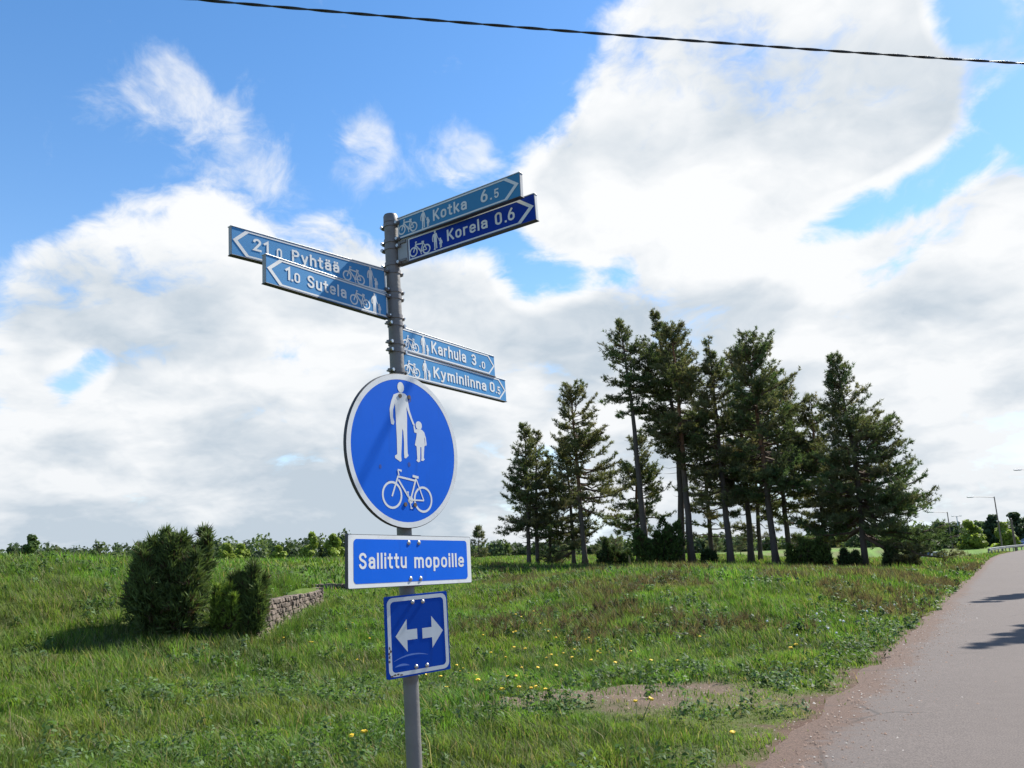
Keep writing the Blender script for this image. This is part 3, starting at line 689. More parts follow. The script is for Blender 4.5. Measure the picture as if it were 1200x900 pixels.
def rrect(w_, h_, r_, cx=0, cy=0, n=6):
    pts = []
    for sx, sy, a0 in ((1, 1, 0), (-1, 1, 90), (-1, -1, 180), (1, -1, 270)):
        for k in range(n + 1):
            a = R(a0 + 90 * k / n); pts.append((cx + sx * (w_ / 2 - r_) + r_ * cos(a), cy + sy * (h_ / 2 - r_) + r_ * sin(a)))
    return pts
def plate(name, pts, th_, mat):
    n_ = len(pts); m = MB()
    m.add([(x, y, 0) for x, y in pts] + [(x, y, -th_) for x, y in pts], [tuple(range(n_)), tuple(range(n_, 2 * n_))[::-1]] + [(k, n_ + k, n_ + (k + 1) % n_, (k + 1) % n_) for k in range(n_)])
    return m.build(name, mat)
def dome(mb_, x, y, r_):
    v = [(x, y, .0065)]; f = []; n_ = 12
    for rr, zz in ((r_ * .55, .0055), (r_ * .9, .0030), (r_, .0005)):
        v += [(x + rr * cos(2 * pi * k / n_), y + rr * sin(2 * pi * k / n_), zz) for k in range(n_)]
    for k in range(n_):
        k2 = (k + 1) % n_; f.append((0, 1 + k, 1 + k2))
        for a in range(2): f.append((1 + a * n_ + k, 1 + (a + 1) * n_ + k, 1 + (a + 1) * n_ + k2, 1 + a * n_ + k2))
    mb_.add(v, f)
def bracket(parent, vs):
    for v in vs:
        m = MB(); m.box((0, v, -.022), (.11, .030, .016)); m.tube([(0, v - .012, -.05), (0, v + .012, -.05)], rp + .004, 20); m.build('mounting_bracket', M['clamp'], parent, smooth=True)
# text plate
fr = frame(33.0, -1.98, 1.596, push=.05)
tp_ = place(plate('text_plate', rrect(.742, .194, .006), .014, M['alu_dark']), fr); tp_['label'] = 'blue plate with white border reading Sallittu mopoille'
m = MB(); m.poly(rrect(.738, .190, .006), .0006); m.build('white_border', M['sign_white'], tp_)
m = MB(); m.poly(rrect(.685, .160, .016), .0012); m.build('blue_face', M['blue_round'], tp_)
text_mesh('Sallittu', -.3153, -.0539, -.0285, .0585, .0018, 'lettering', M['sign_white'], tp_, .030)
text_mesh('mopoille', -.0080, .3175, -.0298, .0575, .0018, 'lettering', M['sign_white'], tp_, .030)
for x, y in ((-.037, .0687), (.0242, .0693), (-.0305, -.0695), (.0303, -.0704)):
    m = MB(); dome(m, x, y, .0100); m.build('bolt', M['bolt'], tp_, smooth=True)
bracket(tp_, (.085, -.085))
# two way arrow plate
fr = frame(48.6, -.2, 1.318, push=.05, slide=.012)
ap = place(plate('arrow_plate', rrect(.290, .300, .006), .012, M['blue_plate']), fr); ap['label'] = 'blue plate with two white arrows, scraped white at the lower left'
m = MB(); o1 = rrect(.279, .287, .026); i1 = rrect(.249, .258, .016); n = len(o1)
m.add([(x, y, .0007) for x, y in o1] + [(x, y, .0007) for x, y in i1], [(k, (k + 1) % n, n + (k + 1) % n, n + k) for k in range(n)]); m.build('white_border', M['sign_white'], ap)
for pts in ([(-.1057, .0005), (-.0532, .0600), (-.0532, .0205), (-.0065, .0205), (-.0065, -.0175), (-.0532, -.0175), (-.0532, -.0603)], [(.1161, .001), (.0625, .0610), (.0625, .0190), (.0175, .0190), (.0175, -.0195), (.0625, -.0195), (.0625, -.0590)]):
    m = MB(); m.poly(pts, .0008); m.build('arrow_symbol', M['sign_white'], ap)
for x, y in ((-.022, .1209), (.0262, .1189), (-.017, -.1188), (.0332, -.1207)):
    m = MB(); dome(m, x, y, .0088); m.build('bolt', M['bolt'], ap, smooth=True)
bracket(ap, (.11, -.11))
# chipped enamel and scrapes
r2 = random.Random(4)
m = MB()
def blotch(cx, cy, rx, ry, z):
    n_ = 11; m.poly([(cx + rx * (0.6 + .5 * r2.random()) * cos(2 * pi * k / n_), cy + ry * (0.6 + .5 * r2.random()) * sin(2 * pi * k / n_)) for k in range(n_)], z)
for k in range(5): blotch(-.1335 + r2.uniform(-.003, .006), -.035 - .012 * k + r2.uniform(-.004, .004), .0045, .007, .0011 + k * 2e-5)
for k in range(4): blotch(-.128 + .014 * k, -.1385 + r2.uniform(-.003, .003), .008, .0035, .0013 + k * 2e-5)
m.build('chipped_enamel', M['rust'], ap)['kind'] = 'stuff'
M['scrape'] = simple('pale_scrape', (0.10, 0.20, 0.52), 0.5, var=0.3, scale=60)
m = MB()
prev = None
for (x0_, y0_, x1_, y1_, sag, wd) in ((-.116, -.088, .040, -.081, .013, .006), (-.112, -.109, -.048, -.109, .005, .008)):
    pts = [(x0_ + (x1_ - x0_) * t_, y0_ + (y1_ - y0_) * t_ + sag * 4 * t_ * (1 - t_)) for t_ in np.linspace(0, 1, 9)]
    up_ = [(x, y + wd / 2 * sin(pi * (k + .5) / 9)) for k, (x, y) in enumerate(pts)]; dn_ = [(x, y - wd / 2 * sin(pi * (k + .5) / 9)) for k, (x, y) in enumerate(pts)]
    m.poly(dn_ + up_[::-1], .0006)
m.build('scrape_mark', M['scrape'], ap)

# ------------------------------------------------------------------ stone retaining walls
def rough_stone(seed):
    r_ = random.Random(seed); bm = bmesh.new(); bmesh.ops.create_cube(bm, size=1)
    bmesh.ops.bevel(bm, geom=bm.edges[:], offset=.13, segments=1, affect='EDGES')
    for v in bm.verts: v.co += Vector((r_.uniform(-.06, .06), r_.uniform(-.06, .06), r_.uniform(-.07, .07)))
    me = bpy.data.meshes.new('stone'); bm.to_mesh(me); bm.free(); me.materials.append(M['stone']); return me
STONES = [rough_stone(k) for k in range(8)]
def stone_wall(name, pts, base, top, thick, course, length, label, depth=0.34, seed=1):
    """pts: ground polyline of the face, walked so that the visible face lies to its right"""
    r_ = random.Random(seed); root = empty(name, (pts[0][0], pts[0][1], base)); tag(root, label, 'wall')
    O = Vector((pts[0][0], pts[0][1], base))
    for a in range(len(pts) - 1):
        A = Vector((pts[a][0], pts[a][1], 0)); B = Vector((pts[a + 1][0], pts[a + 1][1], 0)); t_ = (B - A); L = t_.length; t_.normalize(); nrm = Vector((t_.y, -t_.x, 0))
        ang = atan2(t_.y, t_.x); Mz = Matrix.Rotation(ang, 3, 'Z')
        c = (A + B) / 2 - nrm * (thick / 2 + .12); c.z = (base + top - .06) / 2
        m = MB(); m.box(c - O, (L + .05, thick, top - .06 - base), Mz); m.build('wall_core', M['mortar'], root)
        z = base; ci = 0
        while z < top - .02:
            hgt = course * r_.uniform(.8, 1.25); x = -r_.uniform(0, length * .5)
            while x < L:
                ln = length * r_.uniform(.6, 1.5); xc = x + ln / 2
                if -0.1 < xc < L + .1:
                    o = bpy.data.objects.new('stone', r_.choice(STONES)); COL.objects.link(o); o.parent = root
                    p_ = A + t_ * xc - nrm * (depth / 2 - .10 - r_.uniform(-.03, .04)); p_.z = z + hgt / 2 + r_.uniform(-.01, .01)
                    o.location = p_ - O; o.scale = (ln * .96, depth, hgt * .95); o.rotation_euler = (r_.uniform(-.05, .05), r_.uniform(-.05, .05), ang + r_.uniform(-.08, .08) + (pi if r_.random() < .5 else 0))
                x += ln
            z += hgt; ci += 1
    return root
wl = [(-6.15, 18.7)] + [(a + .02, b) for a, b in WALL if b > 19]
stone_wall('retaining_wall', wl + [(-7.7, 30.0), (-8.9, 30.3)], -.15, .68, .35, .125, .27, 'low rubble stone wall holding the grassy bank behind the junipers', seed=3)
stone_wall('far_retaining_wall', [(-15.5, 49.5), (-11.2, 48.2), (-6.2, 47.6), (-2.5, 48.4)], -.25, .30, .4, .20, .55, 'far low stone wall at the foot of the flat grassy rampart', seed=9)

# ------------------------------------------------------------------ vegetation builders
def tufts_to_tris(C, Adir, n, length, width, spread, r_, up=0.0):
    """n slender triangles fanning out round each axis"""
    N = len(C); C = np.repeat(C, n, 0); A_ = np.repeat(Adir, n, 0)
    d = A_ + r_.normal(0, spread, (N * n, 3)); d[:, 2] += up; d /= np.linalg.norm(d, axis=1, keepdims=True) + 1e-9
    L = length * r_.uniform(.6, 1.25, (N * n, 1)); s = np.cross(d, r_.normal(0, 1, (N * n, 3))); s /= np.linalg.norm(s, axis=1, keepdims=True) + 1e-9
    W = width * r_.uniform(.7, 1.3, (N * n, 1)); b = C + r_.normal(0, .12, (N * n, 3)) * length
    V = np.stack([b - s * W / 2, b + s * W / 2, b + d * L], 1).reshape(-1, 3)
    return V, np.arange(len(V)).reshape(-1, 3)
def leaf_quads(C, nrm, size, r_, ar=1.6):
    N = len(C); nrm = nrm / (np.linalg.norm(nrm, axis=1, keepdims=True) + 1e-9)
    a = np.cross(nrm, r_.normal(0, 1, (N, 3))); a /= np.linalg.norm(a, axis=1, keepdims=True) + 1e-9; b = np.cross(nrm, a)
    s = size * r_.uniform(.6, 1.3, (N, 1)); a = a * s * ar / 2; b = b * s / 2
    V = np.stack([C - a, C - b + nrm * s * .1, C + a, C + b + nrm * s * .1], 1).reshape(-1, 3)
    return V, np.arange(len(V)).reshape(-1, 4)

def conifer(name, base, top, crown_z, rl, rr, seed, label, cat='tree', group=None, dens=1.0, shape='pine', tint=(1, 1, 1), trunk_r=None, detail=1.0, dead=True):
    """Scots pine or spruce. base/top world points; crown_z lowest foliage height; rl/rr crown reach to the left/right"""
    r_ = np.random.default_rng(seed); base = np.array(base, float); top = np.array(top, float)
    H = top[2] - base[2]; root = empty(name, base - np.array([0, 0, .06])); tag(root, label, cat, group)
    org = base - np.array([0, 0, .06])
    n = 16; tt = np.linspace(0, 1, n); axis = (top - base)
    wob = np.stack([np.cumsum(r_.normal(0, .018 * H / 10, n)), np.cumsum(r_.normal(0, .018 * H / 10, n)), np.zeros(n)], -1); wob -= wob[0]; wob -= tt[:, None] * wob[-1]
    bend = np.sin(tt * pi)[:, None] * np.array([r_.normal(0, .012) * H, r_.normal(0, .012) * H, 0])
    cen = base + tt[:, None] * axis + wob + bend - np.array([0, 0, .06]) * (1 - tt[:, None])
    r0 = trunk_r or H * .0125 + .03
    rad = r0 * (1 - tt) ** .75 * (1 + .35 * np.exp(-tt * 40)) + .015
    m = MB(); m.tube([c - org for c in cen], rad, 9)
    V = np.array(m.v); hz = np.clip(V[:, 2] / H, 0, 1)[:, None]
    k = sstep(.30, .55, hz) if shape == 'pine' else 0 * hz
    col = np.array([.085, .068, .058]) * (1 - k) + np.array([.20, .098, .05]) * k
    mesh_np('trunk', V, m.f, M['bark'], root, col=col, smooth=True)
    def axis_at(z):
        t_ = np.clip((z - base[2]) / H, 0, 1); return np.stack([np.interp(t_, tt, cen[:, q]) for q in range(3)], -1)
    # limbs
    nb = int((105 if shape != 'cone' else 120) * dens * (1 if detail >= 1 else .6))
    f = r_.uniform(0, 1, nb) ** .85; f.sort(); zb = crown_z + f * (top[2] - crown_z) * .985
    azm = r_.uniform(0, 2 * pi, nb) + np.arange(nb) * 2.4
    # profile
    if shape == 'pine': prof = (1 - f) ** .46 * (.62 + .38 * np.clip(f / .16, 0, 1)) * (.62 + .5 * r_.uniform(0, 1, nb))
    elif shape == 'cone': prof = (1 - f) ** .9 * (.75 + .45 * r_.uniform(0, 1, nb))
    elif shape == 'dome': prof = np.sqrt(np.clip(1 - (2 * np.clip(f, .12, 1) - .72) ** 2 / 1.0, .02, 1)) * np.clip((1.04 - f) * 3.2, 0, 1) * (.6 + .5 * r_.uniform(0, 1, nb))
    side = np.where(np.cos(azm) > 0, rr, rl); rad_y = (rl + rr) / 2
    reach = np.sqrt((np.cos(azm) * side) ** 2 + (np.sin(azm) * rad_y) ** 2) * prof + .25
    el = np.where(f > .75, R(38), np.where(f > .4, R(16), R(-2))) + r_.normal(0, R(11), nb)
    if shape == 'cone': el = R(-12) + f * R(45) + r_.normal(0, R(7), nb)
    mlimb = MB(); TC = []; TA = []; TCOL = []
    for i in range(nb):
        L = reach[i]; p0 = axis_at(np.array([zb[i] - L * .10]))[0]; d = np.array([cos(azm[i]) * cos(el[i]), sin(azm[i]) * cos(el[i]), sin(el[i])])
        sagz = -.06 * L if shape == 'pine' else -.10 * L
        ts = np.linspace(0, 1, 6); path = p0 + ts[:, None] * d * L + np.stack([0 * ts, 0 * ts, sagz * np.sin(ts * pi * .9) + .14 * L * ts ** 3], -1)
        path[1:-1] += r_.normal(0, .03 * L, (4, 3))
        mlimb.tube([q - org for q in path], np.maximum(.010, (.012 + .020 * L) * (1 - ts * .8)), 4, caps=False)
        ntw = max(4, int(L * 5.6 * detail))
        ft = r_.uniform(.22 if shape == 'pine' else .12, 1.0, ntw) ** .8
        tp_i = np.stack([np.interp(ft, ts, path[:, q]) for q in range(3)], -1)
        sidev = np.cross(d, [0, 0, 1.0]); sidev /= np.linalg.norm(sidev) + 1e-9
        sg_ = r_.choice([-1, 1], ntw)[:, None]
        td = d * r_.uniform(.3, 1.0, (ntw, 1)) + sidev * sg_ * r_.uniform(.3, 1.1, (ntw, 1)) + np.stack([0 * ft, 0 * ft, r_.normal(.22, .25, ntw)], -1)
        td /= np.linalg.norm(td, axis=1, keepdims=True)
        tl = (.20 + .30 * L * (1.1 - ft)) * r_.uniform(.55, 1.15, ntw)
        tl = np.minimum(tl, 1.3)
        bright = r_.uniform(.75, 1.25); brown = np.clip(r_.normal(.28, .22), 0, .8)
        for q in range(ntw):
            m_ = max(2, int(tl[q] * 6 * detail) + 1); fr_ = np.linspace(.25, 1, m_)[:, None]
            TC.append(tp_i[q] + td[q] * tl[q] * fr_ + r_.normal(0, .05, (m_, 3))); TA.append(np.repeat(td[q][None] * .6 + np.array([[0, 0, .45]]), m_, 0))
            TCOL.append(np.repeat([[bright, brown]], m_, 0))
    V = np.array(mlimb.v); mesh_np('limbs', V, mlimb.f, M['bark'], root, col=np.repeat([[.10, .066, .045]], len(V), 0))
    # dead stubs on the bare stem
    if dead and crown_z - base[2] > 3:
        ms = MB()
        for z in r_.uniform(base[2] + 1.5, crown_z, 14):
            a = r_.uniform(0, 2 * pi); p0 = axis_at(np.array([z]))[0]; L = r_.uniform(.4, 1.5)
            ms.tube([p0 - org, p0 - org + np.array([cos(a) * L * .6, sin(a) * L * .6, -.05 * L]), p0 - org + np.array([cos(a) * L, sin(a) * L, r_.uniform(-.3, .2) * L])], [.022, .014, .006], 4, caps=False)
        V = np.array(ms.v); mesh_np('dead_branches', V, ms.f, M['bark'], root, col=np.repeat([[.075, .06, .05]], len(V), 0))['kind'] = 'stuff'
    C_ = np.vstack(TC); A_ = np.vstack(TA); K = np.vstack(TCOL)
    nt = 9 if detail >= 1 else 5
    V, Fc = tufts_to_tris(C_, A_, nt, 25e-2 if detail >= 1 else .38, .052 if detail >= 1 else .10, .62, r_)
    br = np.repeat(K[:, 0], nt * 3) * np.repeat(r_.uniform(.75, 1.25, len(C_)), nt * 3); bw = np.repeat(K[:, 1], nt * 3)
    g = np.array([.092, .124, .054]) * np.array(tint); b2 = np.array([.205, .165, .092])
    col = (g * (1 - bw[:, None]) + b2 * bw[:, None]) * br[:, None]
    mesh_np('crown', V - org, Fc, M['needles'], root, col=col)
    return root

def broadleaf(name, base, H, Rc, seed, label, hue, cat='tree', group=None, n=1600, size=.22, crown0=.22, top_shape=1.0, trunk_col=(.11, .10, .09), flat=1.0):
    r_ = np.random.default_rng(seed); base = np.array(base, float); root = empty(name, base - np.array([0, 0, .08])); tag(root, label, cat, group); org = base - np.array([0, 0, .08])
    m = MB(); r0 = H * .012 + .03
    stem = [np.array([0, 0, 0]), np.array([r_.normal(0, .02) * H, r_.normal(0, .02) * H, H * .45]), np.array([r_.normal(0, .03) * H, r_.normal(0, .03) * H, H * .92])]
    m.tube(stem, [r0 * 1.2, r0 * .7, r0 * .15], 7)
    nb = 16; cl = []
    for k in range(nb):
        f = crown0 + (1 - crown0) * r_.uniform(0.02, .95); z = f * H; a = r_.uniform(0, 2 * pi)
        u = (f - crown0) / (1 - crown0); pr = (sin(pi * min(1, u * .82 + .16)) ** .7) * (1 - .35 * u * top_shape)
        L = Rc * pr * r_.uniform(.55, 1.0); p0 = np.array([np.interp(z * .8, [q[2] for q in stem], [q[0] for q in stem]), np.interp(z * .8, [q[2] for q in stem], [q[1] for q in stem]), z * .8])
        p1 = p0 + np.array([cos(a) * L, sin(a) * L, z * .2 + .15 * L]); m.tube([p0, (p0 + p1) / 2 + r_.normal(0, .05 * L, 3), p1], [r0 * .35, r0 * .22, r0 * .08], 4, caps=False)
        cl.append((p1, L)); cl.append(((p0 * .35 + p1 * .65), L))
    V = np.array(m.v); mesh_np('trunk', V, m.f, M['bark'], root, col=np.repeat([list(trunk_col)], len(V), 0))
    cl.append((np.array([stem[2][0], stem[2][1], H * .93]), Rc * .4))
    ks = r_.integers(0, len(cl), n); cc = np.array([q[0] for q in cl])[ks]; rr_ = (np.array([q[1] for q in cl])[ks] * .42 + Rc * .14)
    d = r_.normal(0, 1, (n, 3)); d /= np.linalg.norm(d, axis=1, keepdims=True); rad = r_.uniform(.25, 1, n) ** .6
    C_ = cc + d * (rr_ * rad)[:, None] * np.array([1, 1, .75]); C_[:, 2] = np.clip(C_[:, 2], H * crown0 * .7, H)
    bc = np.array([r_.uniform(.75, 1.25) for _ in cl])[ks]
    V, Fc = leaf_quads(C_, d + r_.normal(0, .6, (n, 3)) + np.array([0, 0, .5]), size, r_)
    col = np.repeat(np.array(hue)[None] * (bc * r_.uniform(.75, 1.25, n))[:, None], 4, 0)
    mesh_np('crown', V, Fc, M['leaves'], root, col=col)
    return root

def juniper(name, base, H, Rx, Ry, seed, label, hue=(.034, .052, .022), n=2400, spikes=9, column=False, size=.15, spray_w=.035, cat='shrub', group=None, tips=()):
    """dense upright shrub: many stems, each clothed in short needle sprays"""
    r_ = np.random.default_rng(seed); base = np.array(base, float); org = base - np.array([0, 0, .08]); root = empty(name, org); tag(root, label, cat, group)
    m = MB(); TC = []; TA = []; TB = []
    for k in range(spikes):
        a = 2 * pi * k / spikes + r_.uniform(-.4, .4); q = sqrt(r_.uniform(.02, 1)); x, y = Rx * .62 * q * cos(a), Ry * .62 * q * sin(a)
        hh = H * (r_.uniform(.70, 1.0) - .22 * q ** 2) if not column else H * (1 - .45 * q) * r_.uniform(.9, 1.02)
        if k < len(tips): x, y, hh = Rx * .62 * tips[k][0], Ry * .5 * r_.uniform(-1, 1), H * tips[k][1]
        tip = np.array([x * 1.35 + r_.normal(0, .04) * H * .5, y * 1.35, hh]); mid = np.array([x * .9, y * .9, hh * .5])
        m.tube([np.array([x * .25, y * .25, 0]), mid, tip * .93], [.035 * H * .5, .02 * H * .5, .006], 5, caps=False)
        nn = n // spikes; t_ = r_.uniform(.04, 1, nn) ** .85
        cen = np.where(t_[:, None] < .5, np.array([x * .3, y * .3, 0]) + (mid - np.array([x * .3, y * .3, 0])) * t_[:, None] * 2, mid + (tip - mid) * (t_[:, None] * 2 - 1))
        wr = (Rx * .50 if not column else Rx * .62) * np.clip(np.minimum((1.0 - t_) * 1.6 + .07, .62 + t_ * 1.2), .06, 1)
        d = r_.normal(0, 1, (nn, 3)); d[:, 2] *= .35; d /= np.linalg.norm(d, axis=1, keepdims=True)
        rad = r_.uniform(.15, 1, nn) ** .5; lump = .72 + .5 * vnoise(np.arctan2(d[:, 1], d[:, 0]) * 2.0 + k * 7, t_ * 6, seed)
        C_ = cen + d * (wr * rad * lump)[:, None]; C_[:, 2] = np.maximum(C_[:, 2], .04)
        TC.append(C_); TA.append(d * .55 + np.array([0, 0, .75])); TB.append(r_.uniform(.7, 1.3, nn))
    V = np.array(m.v); mesh_np('stems', V, m.f, M['bark'], root, col=np.repeat([[.06, .045, .035]], len(V), 0))
    C_ = np.vstack(TC); A_ = np.vstack(TA); B_ = np.concatenate(TB); nt = 7
    V, Fc = tufts_to_tris(C_, A_, nt, size, spray_w, .38, r_)
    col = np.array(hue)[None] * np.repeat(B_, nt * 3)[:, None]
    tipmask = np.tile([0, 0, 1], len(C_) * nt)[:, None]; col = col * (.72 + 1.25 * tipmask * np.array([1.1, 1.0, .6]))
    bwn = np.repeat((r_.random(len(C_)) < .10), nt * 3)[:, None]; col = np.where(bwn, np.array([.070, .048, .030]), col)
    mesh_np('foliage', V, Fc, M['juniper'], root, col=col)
    return root

# ------------------------------------------------------------------ the pine grove
PINES = [
 # base px, depth, top px, crown bottom py, left reach px, right reach px, shape, density, label
 (620, 70, (614, 497), 622, 31, 28, 'cone', 1.1, 'slim young pine at the left end of the grove, leftmost of the thin trunks'),
 (631, 71.5, (628, 506), 615, 26, 26, 'cone', 0.9, 'slim pine second from the left end of the grove'),
 (643, 73, (641, 530), 632, 22, 24, 'cone', 0.9, 'short slim pine third from the left end of the grove'),
 (673, 71.5, (662, 512), 645, 32, 28, 'cone', 1.1, 'dark bushy pine half hidden beside the tall layered pine'),
 (686, 69, (668, 450), 598, 28, 58, 'pine', 1.1, 'pine with broad layered boughs reaching right, standing apart left of the tallest trees'),
 (757, 66, (726, 376), 480, 30, 26, 'dome', 0.9, 'tall bare-stemmed pine behind the big round juniper with a small crown'),
 (798, 67, (766, 365), 535, 38, 46, 'dome', 1.5, 'tallest pine of the grove with a broad rounded crown'),
 (812, 64, (786, 380), 540, 34, 46, 'pine', 1.3, 'tall pine with reddish stem just right of the tallest pine'),
 (748, 76, (745, 512), 628, 34, 38, 'pine', 1.0, 'lower pine standing behind the big round juniper'),
 (857, 63, (830, 396), 592, 36, 38, 'dome', 1.5, 'dark pine left of the twin-topped middle group'),
 (881, 67, (856, 412), 600, 36, 40, 'pine', 1.3, 'pine at the back of the middle group with a dark leaning trunk'),
 (911, 61, (874, 390), 580, 40, 70, 'pine', 1.7, 'large middle pine with orange upper stem and pale lower trunk'),
 (927, 69, (902, 440), 608, 34, 58, 'pine', 1.4, 'pine filling the gap right of the large middle pine'),
 (973, 63, (950, 468), 625, 40, 44, 'pine', 1.3, 'dark pine tucked behind the wide rightmost pine'),
 (1014, 58, (976, 415), 618, 52, 84, 'cone', 1.9, 'wide rightmost pine with long low boughs sweeping right'),
 (836, 77, (818, 470), 635, 34, 38, 'pine', 1.0, 'shaded pine deep in the grove between two dark trunks'),
 (892, 75, (880, 480), 630, 30, 36, 'pine', 1.0, 'thin pine at the back of the grove behind the large middle pine'),
]
for k, (bx, Y, tp, cb, rl, rr, shp, dn, lab) in enumerate(PINES):
    b = at_depth(bx, 664, Y); b[2] = tz(b[0], b[1])
    kk = Y * 1.02 / F
    t_ = at_depth(tp[0], tp[1], Y); c_ = at_depth((bx + tp[0]) / 2, cb, Y)
    conifer('pine_tree', b, t_, max(c_[2], b[2] + 1.2), rl * kk * 1.16, rr * kk * 1.12, 100 + k, lab, group='pines of the grove', dens=dn * 1.0, shape=shp, tint=(1.0 + .12 * sin(k * 2.1), 1.0, 1.0))

# junipers and bushes below the pines
for k, (px, Y, top_y, wpx, col_, hue, lab) in enumerate([
 (712, 66, 627, 12, True, (.036, .056, .026), 'small columnar juniper left of the wooden stake'),
 (731, 67, 640, 14, True, (.036, .056, .026), 'tiny dark juniper just left of the wooden stake'),
 (774, 62, 600, 36, False, (.050, .082, .026), 'big round green juniper at the foot of the tall bare-stemmed pine'),
 (832, 64, 640, 10, True, (.036, .056, .026), 'small columnar juniper between the dark pine trunks'),
 (949, 58, 626, 28, False, (.062, .090, .028), 'rounded yellow-green bush between the two right pine trunks'),
 (996, 57, 634, 14, True, (.036, .056, .026), 'dark columnar juniper left of the rightmost pine trunk'),
 (1045, 56, 637, 13, True, (.040, .058, .026), 'dark columnar juniper right of the rightmost pine trunk'),
 (1064, 55, 647, 17, False, (.085, .080, .040), 'low olive-brown bush at the right edge of the grove')]):
    b = at_depth(px, 662, Y); b[2] = tz(b[0], b[1]); t_ = at_depth(px, top_y, Y); kk = Y / F * 1.02
    juniper('juniper_bush', b, t_[2] - b[2], wpx * kk, wpx * kk, 300 + k, lab, hue, n=900 if wpx < 20 else 2600, spikes=5 if col_ else 12, column=col_, size=.26, spray_w=.075, group='bushes under the pines')
# wooden stake
b = at_depth(738, 660, 64); b[2] = tz(b[0], b[1]); M['stake'] = simple('raw_pine_stake', (.36, .26, .15), .8, scale=12, var=.2)
m = MB(); m.bevbox((0, 0, .42), (.13, .05, .95), .01); m.add([(-.065, -.025, .895), (.065, -.025, .895), (.065, .025, .895), (-.065, .025, .895), (0, -.02, .96), (0, .02, .96)], [(0, 1, 4), (2, 3, 5), (1, 2, 5, 4), (3, 0, 4, 5)])
tag(m.build('wooden_stake', M['stake'], loc=b), 'short pale wooden stake beside the tiny juniper', 'stake')

# junipers in the foreground bank
b = hit(197, 736); juniper('juniper_shrub', b, at_depth(235, 614, b[1])[2] - b[2], .94, .9, 41, 'large dark juniper shrub with spiky top on the left bank', (.066, .095, .040), n=5200, spikes=26, size=.20, spray_w=.038, tips=[(-.85, .70), (-.6, .80), (-.3, .95), (-.05, .86), (.2, .90), (.55, .98), (.40, .94), (-.45, .66), (.85, .74), (.75, .9)], group='junipers on the left bank')
b = hit(291, 742); juniper('juniper_shrub', b, at_depth(287, 655, b[1])[2] - b[2], .42, .40, 42, 'smaller dark juniper shrub at the near end of the stone wall', (.072, .104, .042), n=2200, spikes=12, size=.19, spray_w=.038, tips=[(-.6, .85), (-.15, 1.0), (.3, .95), (.75, .78), (-.8, .65)], group='junipers on the left bank')
b = hit(266, 741); b = b + np.array([0, -.1, 0]); b[2] = tz(b[0], b[1]); juniper('green_shrub', b, 1.35, .34, .3, 43, 'light green soft shrub between the two dark junipers', (.120, .175, .040), n=900, spikes=6, size=.15, spray_w=.03, group='junipers on the left bank')

# ------------------------------------------------------------------ far trees
def far_tree(px, top_y, Y, base_z, wpx, seed, label, hue, group, n=1300, crown0=.12, name='broadleaf_tree', size=None):
    b = at_depth(px, 650, Y); b[2] = base_z; t_ = at_depth(px, top_y, Y); H = t_[2] - base_z
    broadleaf(name, b, H, wpx * Y / F * 1.02, seed, label, hue, group=group, n=n, size=size or Y * .0028, crown0=crown0, top_shape=1.9)
GB = (.230, .290, .060); GM = (.090, .135, .044); GD = (.062, .092, .048); GP = (.125, .165, .068)
LEFT = [(12, 640, 95, 14, GD, 'dark tree at the far left edge of the horizon'), (36, 625, 90, 15, GM, 'tallest green tree on the far left horizon'), (62, 645, 100, 14, GM, 'low green tree right of the tallest tree on the far left horizon'),
 (85, 648, 105, 15, GP, 'pale green bush-like tree on the left horizon left of the large juniper'), (108, 645, 100, 14, GM, 'rounded tree on the left horizon left of the large juniper'), (132, 648, 108, 16, GP, 'low pale tree just left of the large juniper on the horizon'), (150, 652, 104, 12, GM, 'low tree partly behind the large juniper')]
for k, (px, ty, Y, wp, hue, lab) in enumerate(LEFT): far_tree(px, ty, Y, 1.2, wp, 500 + k, lab, hue, 'trees on the left horizon', crown0=.02, n=2400)
MID = [(265, 636, 92, 13, GB, 'bright green birch right of the large juniper, leftmost of its row'), (283, 637, 95, 13, GB, 'bright green birch above the small juniper'), (303, 646, 110, 12, GD, 'dark tree between the bright green birches'), (326, 639, 100, 11, GB, 'small bright green birch above the stone wall'), (343, 646, 112, 9, GD, 'small dark conifer-like tree between bright birches'), (364, 623, 96, 13, GB, 'tall bright green birch above the far wall'), (391, 625, 97, 14, GB, 'bright green birch just left of the white-bordered plate'), (410, 640, 105, 10, GM, 'green tree half hidden by the white-bordered plate')]
for k, (px, ty, Y, wp, hue, lab) in enumerate(MID): far_tree(px, ty, Y, 1.2, wp, 540 + k, lab, hue, 'trees behind the far rampart', crown0=.06, n=2400)
RIGHT = [(1092, 622, 150, 12, GP, 'pale tree right of the wide pine on the far roadside'), (1106, 615, 165, 13, GD, 'dark tree behind the left pair of lamp posts'), (1122, 618, 160, 12, GD, 'dark tree between the left lamp posts'), (1141, 612, 150, 12, GB, 'bright yellow-green tree beyond the guard rail'), (1155, 614, 170, 13, GM, 'green tree right of the bright yellow-green roadside tree'), (1170, 606, 165, 13, GD, 'tall dark tree behind the lamp post nearest the road end'), (1181, 615, 150, 11, GB, 'light green tree beyond the road end'), (1196, 603, 160, 14, GD, 'dark tree at the right edge of the picture'), (1218, 600, 160, 15, GD, 'dark tree just beyond the right edge of the picture')]
for k, (px, ty, Y, wp, hue, lab) in enumerate(RIGHT): far_tree(px, ty - 3, Y, -1.0, wp * 1.4, 580 + k, lab, hue, 'trees beyond the road end', n=4200, crown0=.04)
